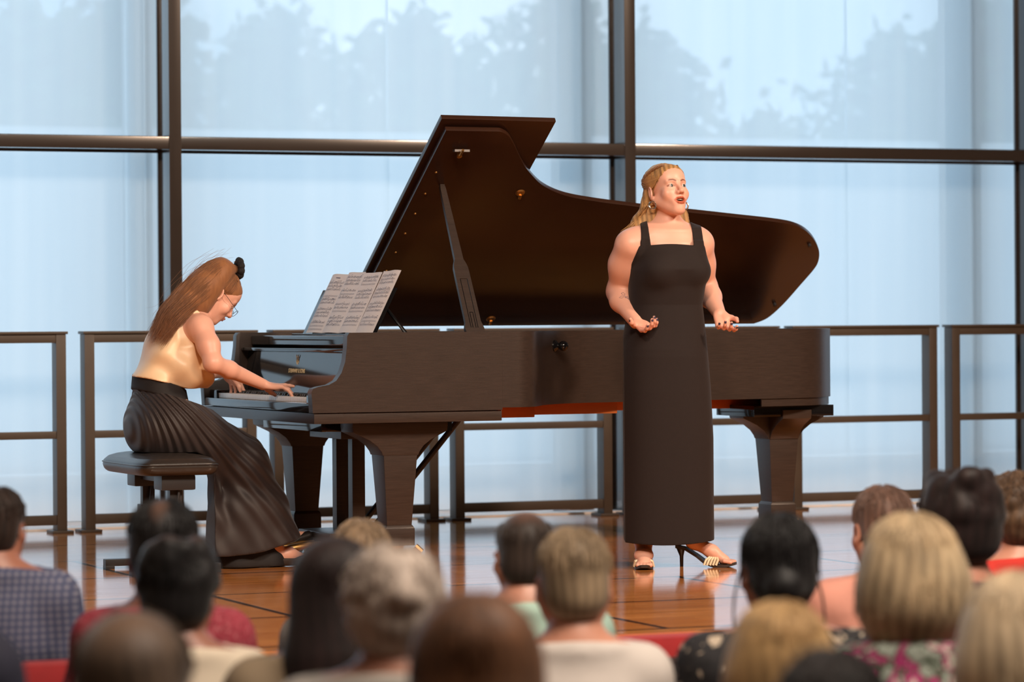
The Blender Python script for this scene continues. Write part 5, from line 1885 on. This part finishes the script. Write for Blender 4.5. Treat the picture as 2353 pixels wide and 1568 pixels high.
def audience(label, px, ytop, row, wpx, style, hair_c, shirt, skin_t=(1, 1, 1), yaw=None, bald=None, wide=0.84, seed=1, extra=None, lean=0.0):
    r = np.random.default_rng(seed)
    P = at(px, ytop, y=row)
    d = float((P - CAM) @ fwd)
    H = P[2]
    sc_ = min(1.22, max(0.92, wpx * d / FPX / {'short': 0.166, 'thin': 0.160, 'long': 0.185, 'bob': 0.235, 'curly': 0.215, 'updo': 0.172, 'thick': 0.19}[style]))
    if yaw is None: yaw = math.degrees(math.atan2(-(5.6 - P[0]), 13.2 - row)) * 0.8
    sh = H - 0.285 * sc_
    b = Sculpt()
    b.loft([(0.50, 0, 0, 0.17 * wide, 0.125), (0.62, 0, -0.01, 0.165 * wide, 0.12), (0.80, 0, -0.02, 0.150 * wide, 0.115), (sh - 0.17, 0, -0.03, 0.168 * wide, 0.118), (sh - 0.05, 0, -0.035, 0.150 * wide, 0.095), (sh + 0.01, 0, -0.035, 0.09, 0.07)], k=0.05)
    for q in (-1, 1):
        b.cone((0, -0.03, sh + 0.035), (q * 0.175 * wide, -0.025, sh - 0.035), 0.055, 0.060, k=0.05)
        b.ell((q * 0.075, -0.07, sh - 0.14), (0.075, 0.05, 0.09), k=0.05)
    nkb = b.copy()
    for q in (-1, 1):
        b.chain([(q * 0.185 * wide, -0.02, sh - 0.045), (q * 0.235 * wide, 0.01, sh - 0.20), (q * 0.245 * wide, 0.05, 0.76)], [0.060, 0.052, 0.044], k=0.04)
    arms = b.copy()
    for q in (-1, 1):
        b.chain([(q * 0.245 * wide, 0.05, 0.76), (q * 0.10, 0.27, 0.66)], [0.043, 0.028], k=0.03)
        hand(b, frame(x=(q * 0.3, -0.5, 0.3), y=(-q * 0.25, 0.9, -0.12), o=(q * 0.10, 0.27, 0.66)) if q > 0 else frame(x=(0.3, 0.5, -0.3), y=(0.25, 0.9, -0.12), o=(q * 0.10, 0.27, 0.66)),
             [(15, 25, 15)] * 4, [(0.022, 0.022, 0.0), (0.042, 0.045, 0.010), (0.052, 0.070, 0.016)])
        b.chain([(q * 0.09, 0.0, 0.55), (q * 0.13, 0.44, 0.545)], [0.085, 0.062], k=0.04)
        b.chain([(q * 0.13, 0.45, 0.53), (q * 0.13, 0.44, 0.30), (q * 0.13, 0.41, 0.09)], [0.058, 0.054, 0.036], k=0.03)
        b.chain([(q * 0.13, 0.40, 0.05), (q * 0.15, 0.55, 0.035)], [0.036, 0.030], k=0.02)
    eye = H - 0.122 * sc_
    HMx = trans((0, 0.01 + lean, eye)) @ rot('Z', 180) @ rot('X', 4)
    b.cone((0, -0.03, sh + 0.01), (0, -0.012 + lean, eye - 0.05), 0.055 * sc_, 0.052 * sc_, k=0.03)
    head(b, HMx, sc_, fine=True)
    o = b.build('person', M['skin'], None, h=0.009, color=lambda Q: np.tile(np.array(skin_t), (len(Q), 1)))
    o.location = (P[0], row, 0)
    o.rotation_euler = (0, 0, R(yaw))
    tag(o, label, 'person', 'audience seen from behind')
    # shirt and trousers
    s2 = arms.copy()
    zn = sh + 0.035
    s2.clips = [lambda X, Y, Z: np.maximum(Z - zn - 0.25 * np.abs(Y + 0.03) + 0 * X, 0.52 - Z + 0 * X)]
    s2.build('shirt', shirt, o, h=0.010, off=0.014)
    t2 = Sculpt()
    t2.ell((0, 0, 0.56), (0.18 * wide, 0.15, 0.095), k=0.04)
    for q in (-1, 1):
        t2.chain([(q * 0.09, 0.0, 0.55), (q * 0.13, 0.44, 0.545)], [0.095, 0.072], k=0.04)
        t2.chain([(q * 0.13, 0.45, 0.53), (q * 0.13, 0.43, 0.12)], [0.07, 0.062], k=0.03)
    t2.build('trousers', TROUSER, o, h=0.014)
    for q in (-1, 1):
        MB().tube([(q * 0.13, 0.35, 0.045), (q * 0.14, 0.46, 0.05), (q * 0.15, 0.60, 0.04)], [0.040, 0.044, 0.036], 12).build('shoe', M['shoe_black'], o)
    # hair
    hm = hair_mat('hair_' + str(seed), hair_c[0], hair_c[1])
    h = Sculpt()
    h.M = HMx @ np.diag([sc_, sc_, sc_, 1])
    g = {'short': 1.0, 'thin': 0.965, 'long': 1.07, 'bob': 1.16, 'curly': 1.20, 'updo': 1.03, 'thick': 1.13}[style]
    h.ell((0, 0.016, 0.040), (0.079 * g, 0.0975 * (1 + (g - 1) * 0.6), 0.082 * (1 + (g - 1) * 0.5)), k=0.02)
    h.ell((0, -0.043, 0.048), (0.062, 0.045, 0.052), k=0.02)
    h.ell((0, 0.052, -0.022), (0.071 * g, 0.056 * g, 0.062 * g), k=0.03)
    zcut = {'short': -0.085, 'thin': -0.070, 'long': -0.9, 'bob': -0.9, 'curly': -0.16, 'updo': -0.10, 'thick': -0.13}[style]
    if style == 'bob':
        h.ell((0, 0.028, -0.045), (0.118, 0.098, 0.115), k=0.06)
    if style == 'long':
        h.chain([(0, 0.050, 0.0), (0, 0.085, -0.14), (0, 0.105, -0.30), (0, 0.10, -0.40)], [0.083, 0.088, 0.085, 0.06], k=0.05, flat=((0, 1, 0), 0.55))
    if style == 'curly':
        for q in range(60):
            v = r.normal(0, 1, 3)
            v[1] = abs(v[1]) if r.random() < 0.7 else v[1]
            v /= np.linalg.norm(v)
            c = np.array([0, 0.022, 0.022]) + v * [0.086, 0.092, 0.098]
            h.ell(c, (0.022, 0.022, 0.022), k=0.012)
    if style == 'updo':
        h.ell((0.01, 0.100, -0.035), (0.042, 0.034, 0.036), k=0.02)
    if style == 'thick':
        for q in range(40):
            a, zz = r.uniform(-2.0, 2.0), r.uniform(0.03, 0.125)
            h.ell((0.085 * math.sin(a) * (1 - zz * 3), 0.02 + 0.08 * math.cos(a), zz - 0.01), (0.022, 0.022, 0.020), k=0.02)
    hc = hair_clip(h.M)
    Mi = np.linalg.inv(h.M)

    def low(X, Y, Z): return (zcut - (Mi[2, 0] * X + Mi[2, 1] * Y + Mi[2, 2] * Z + Mi[2, 3])) * 0.9
    wide_front = style in ('bob', 'long', 'curly')
    h.clips = [(lambda X, Y, Z: np.maximum(np.minimum(hc(X, Y, Z), 9), low(X, Y, Z))) if not wide_front else
               (lambda X, Y, Z: np.maximum(hair_clip(h.M, -0.03)(X, Y, Z), low(X, Y, Z)))]

    def tint(Q):
        L = inv_pts(h.M, Q)
        c = np.ones((len(Q), 3))
        st = 0.85 + 0.75 * np.sin(np.arctan2(L[:, 0], L[:, 1] - 0.02) * 23 + 3 * np.sin(L[:, 2] * 14 + seed)) * 0.3 + 0.25 * np.sin(L[:, 0] * 40 + seed) * np.sin(L[:, 2] * 33 + L[:, 1] * 21)
        c *= st[:, None]
        if bald is not None:
            ctr, rad, colr, amt = bald
            w = np.clip(1.25 - np.linalg.norm((L - np.array(ctr)) / np.array(rad), axis=1), 0, 1) * amt
            c = mixc(c, np.array(colr), w)
        return c
    ho = h.build('hair', hm, o, h=0.0065, color=tint, smooth_it=2)
    # loose locks over the mass
    nl = {'short': 260, 'thin': 160, 'long': 420, 'bob': 460, 'curly': 300, 'updo': 320, 'thick': 360}[style]
    ln = []
    cc, rd = np.array([0, 0.016, 0.040]), np.array([0.080 * g, 0.099 * (1 + (g - 1) * 0.6), 0.083 * (1 + (g - 1) * 0.5)])
    for q in range(nl):
        a = r.uniform(-2.3, 2.3)
        el0 = r.uniform(0.35, 1.5)
        ln_ = {'short': 0.5, 'thin': 0.4, 'long': 1.2, 'bob': 1.2, 'curly': 0.5, 'updo': 0.8, 'thick': 0.7}[style]
        pts = []
        for t in np.linspace(0, 1, 6):
            el = el0 - ln_ * t * 1.25
            rr_ = 1.0 + 0.012 * r.random() + (0.03 * t if style in ('curly', 'thick', 'short') else 0.01)
            p = cc + rd * np.array([math.sin(a) * math.cos(el), math.cos(a) * math.cos(el), math.sin(el)]) * rr_
            if el < -0.2 and style in ('long', 'bob', 'updo'):
                p = cc + rd * np.array([math.sin(a), math.cos(a), 0]) * (1.0 + (0.25 if style == 'bob' else 0.05) * min(1, -el)) + np.array([0, 0, -0.10 * (-el - 0.0) * (1.5 if style == 'long' else 1.1)])
            p = p + r.normal(0, 0.004 if style == 'curly' else 0.0015, 3)
            pts.append(p)
        ln.append(catmull(pts, 2))
    if extra: ln += [catmull(e, 11 // (len(e) - 1) if (11 - 1) % (len(e) - 1) else (11 - 1) // (len(e) - 1))[:11] for e in extra]
    if bald is not None: ln = [x for x in ln if (np.linalg.norm((x - np.array(bald[0])) / np.array(bald[1]), axis=1) > 1.1).all()]
    ln = [x for x in ln if len(x) == 11]
    ln = np.array(ln) @ h.M[:3, :3].T + h.M[:3, 3]
    join(ho, [strands('locks', ln, r.uniform(0.0010, 0.0024, len(ln)), hm, o)])
    return o, P


BLACK = ((0.012, 0.010, 0.010), (0.005, 0.004, 0.005))
DBROWN = ((0.035, 0.018, 0.012), (0.012, 0.007, 0.006))
SKIN_D = (0.42, 0.32, 0.28)
SKIN_T = (0.66, 0.58, 0.54)
A = audience
A('man with cropped dark hair in a blue check shirt at the left edge', -6, 1120, 8.75, 120, 'short', DBROWN, pattern_mat('blue_check', [(0.05, 0.06, 0.12), (0.11, 0.12, 0.18), (0.22, 0.21, 0.26)], 'check', 17), SKIN_D, seed=31, wide=0.86)
A('person with black hair thinning at the crown, crimson patterned shirt', 375, 1148, 7.9, 166, 'short', BLACK, pattern_mat('crimson_print', [(0.16, 0.012, 0.02), (0.30, 0.03, 0.05), (0.40, 0.12, 0.13)], 'noise', 60), SKIN_D,
  bald=((0.0, 0.07, 0.095), (0.022, 0.04, 0.05), (14, 9, 6), 0.8), seed=32)
A('person with black hair and a bare patch on top, cream shirt', 408, 1243, 7.1, 192, 'thick', BLACK, cloth('cream_cloth', (0.62, 0.52, 0.40)), SKIN_D,
  bald=((0.02, 0.045, 0.128), (0.075, 0.06, 0.030), (16, 9.5, 7), 0.95), seed=33)
A('out of focus person with thinning brown hair in the left foreground', 303, 1404, 5.2, 290, 'short', ((0.13, 0.085, 0.055), (0.045, 0.028, 0.02)), cloth('brown_cloth', (0.10, 0.07, 0.05)), SKIN_T,
  bald=((0.0, 0.06, 0.09), (0.055, 0.05, 0.06), (2.6, 2.2, 2.0), 0.4), seed=34)
A('woman with long dark wavy hair in an olive beige top', 768, 1240, 6.35, 200, 'long', ((0.028, 0.012, 0.010), (0.008, 0.005, 0.006)), cloth('olive_beige_cloth', (0.26, 0.19, 0.12)), SKIN_T, seed=35)
A('person with short grey blond hair below the near piano leg', 830, 1194, 8.75, 140, 'short', ((0.26, 0.19, 0.12), (0.12, 0.08, 0.05)), cloth('grey_cloth', (0.15, 0.14, 0.13)), SKIN_T, seed=36)
A('person with a full head of curly white hair, third row', 905, 1266, 5.5, 245, 'curly', ((0.58, 0.48, 0.41), (0.34, 0.27, 0.225)), cloth('pale_grey_cloth', (0.30, 0.27, 0.24)), SKIN_T, seed=37)
A('out of focus person with long chestnut hair in the centre foreground', 1092, 1370, 4.6, 300, 'long', ((0.20, 0.075, 0.022), (0.024, 0.012, 0.008)), cloth('dark_brown_cloth', (0.06, 0.04, 0.03)), SKIN_T, seed=38)
A('man with cropped thinning dark hair in a mint green shirt', 1206, 1177, 7.9, 138, 'thin', ((0.05, 0.034, 0.026), (0.018, 0.013, 0.012)), cloth('mint_cloth', (0.33, 0.47, 0.40)), SKIN_T,
  bald=((0.0, 0.03, 0.12), (0.06, 0.075, 0.045), (4.2, 3.0, 2.6), 0.6), seed=39)
A('person with short ash blond hair in a white collared shirt', 1318, 1214, 7.1, 176, 'short', ((0.44, 0.32, 0.20), (0.20, 0.135, 0.08)), cloth('white_cloth', (0.62, 0.55, 0.50)), (0.85, 0.72, 0.64), seed=40, wide=0.84)
A('woman with gathered black hair and loose side strands, floral top', 1790, 1183, 7.1, 182, 'updo', BLACK, pattern_mat('cream_floral_print', [(0.012, 0.011, 0.012), (0.02, 0.018, 0.02), (0.50, 0.40, 0.30)], 'noise', 32), SKIN_T, seed=41, wide=1.0,
  extra=[[(sg_ * 0.075 + 0.0008 * k_, -0.01 + 0.0012 * k_, 0.02), (sg_ * 0.098 + 0.001 * k_, 0.0 + 0.001 * k_, -0.06), (sg_ * 0.102 + 0.0006 * k_, 0.01, -0.16)] for sg_ in (-1, 1) for k_ in range(6)])
A('person with thin reddish grey hair in a salmon pink top', 2028, 1117, 8.65, 140, 'short', ((0.16, 0.085, 0.06), (0.06, 0.04, 0.034)), cloth('salmon_cloth', (0.48, 0.22, 0.17)), SKIN_T, seed=42, wide=0.95)
A('person with thick tousled black hair near the right edge', 2206, 1086, 7.85, 192, 'thick', ((0.022, 0.010, 0.009), (0.006, 0.004, 0.005)), cloth('dark_plum_cloth', (0.05, 0.02, 0.03)), SKIN_T, seed=43)
A('person with curly brown hair in a red top at the right edge', 2335, 1094, 9.05, 165, 'curly', ((0.13, 0.075, 0.04), (0.025, 0.015, 0.01)), cloth('red_cloth', (0.42, 0.02, 0.012)), SKIN_T, seed=44, wide=0.92)
A('woman with a blond bob and a colourful floral collar', 2092, 1188, 6.2, 272, 'bob', ((0.66, 0.50, 0.31), (0.36, 0.25, 0.14)), pattern_mat('bright_floral_print', [(0.30, 0.33, 0.28), (0.05, 0.07, 0.04), (0.36, 0.02, 0.13), (0.55, 0.55, 0.45)], 'noise', 26), SKIN_T, seed=45)
A('person with pale blond hair cut by the right lower corner', 2345, 1325, 5.3, 330, 'bob', ((0.70, 0.55, 0.37), (0.42, 0.31, 0.19)), cloth('pale_pink_cloth', (0.45, 0.33, 0.30)), SKIN_T, seed=46)
A('out of focus person with golden blond hair in the right foreground', 1792, 1392, 5.2, 280, 'bob', ((0.58, 0.37, 0.16), (0.28, 0.16, 0.07)), cloth('sand_cloth', (0.35, 0.26, 0.18)), SKIN_T, seed=47)
A('person with dark hair at the bottom edge under the blond bob', 1912, 1492, 4.2, 262, 'short', ((0.03, 0.02, 0.018), (0.010, 0.008, 0.008)), cloth('black_cloth_top', (0.02, 0.02, 0.02)), SKIN_T, seed=48)
A('person in a navy top, only a shoulder in the lower left corner', -232, 1150, 6.0, 200, 'short', DBROWN, cloth('navy_cloth', (0.012, 0.012, 0.028)), SKIN_T, seed=49)

# red seats that show between the people
seat0 = None
for i, (px, row, lab) in enumerate(((-6, 8.47, 'red velvet auditorium seat back behind the blue check shirt'), (1556, 8.42, 'red velvet auditorium seat back between white shirt and floral top'),
                                    (375, 7.62, 'red velvet auditorium seat back behind the crimson shirt'))):
    p = at(px, 1540, y=row)
    if seat0 is None:
        s = empty('auditorium_seat', (0, 0, 0))
        MB().box((-0.25, -0.05, 0.40), (0.25, 0.05, 0.86), 0.04).build('backrest', M['seat_red'], s)
        MB().box((-0.25, -0.075, 0.30), (0.25, -0.052, 0.80), 0.01).build('back_shell', M['seat_shell'], s)
        MB().box((-0.25, 0.06, 0.36), (0.25, 0.50, 0.46), 0.04).build('seat', M['seat_red'], s)
        for q in (-1, 1):
            MB().box((q * 0.27 - 0.02, -0.05, 0.0), (q * 0.27 + 0.02, 0.06, 0.62), 0.008).box((q * 0.27 - 0.02, -0.05, 0.60), (q * 0.27 + 0.02, 0.40, 0.645), 0.01).build('armrest', M['seat_shell'], s)
        seat0 = s
    else:
        s = seat0.copy(); C.objects.link(s)
        for ch in seat0.children:
            c = ch.copy(); C.objects.link(c); c.parent = s
    s.location = (p[0], row, 0)
    tag(s, lab, 'seat', 'red auditorium seats')
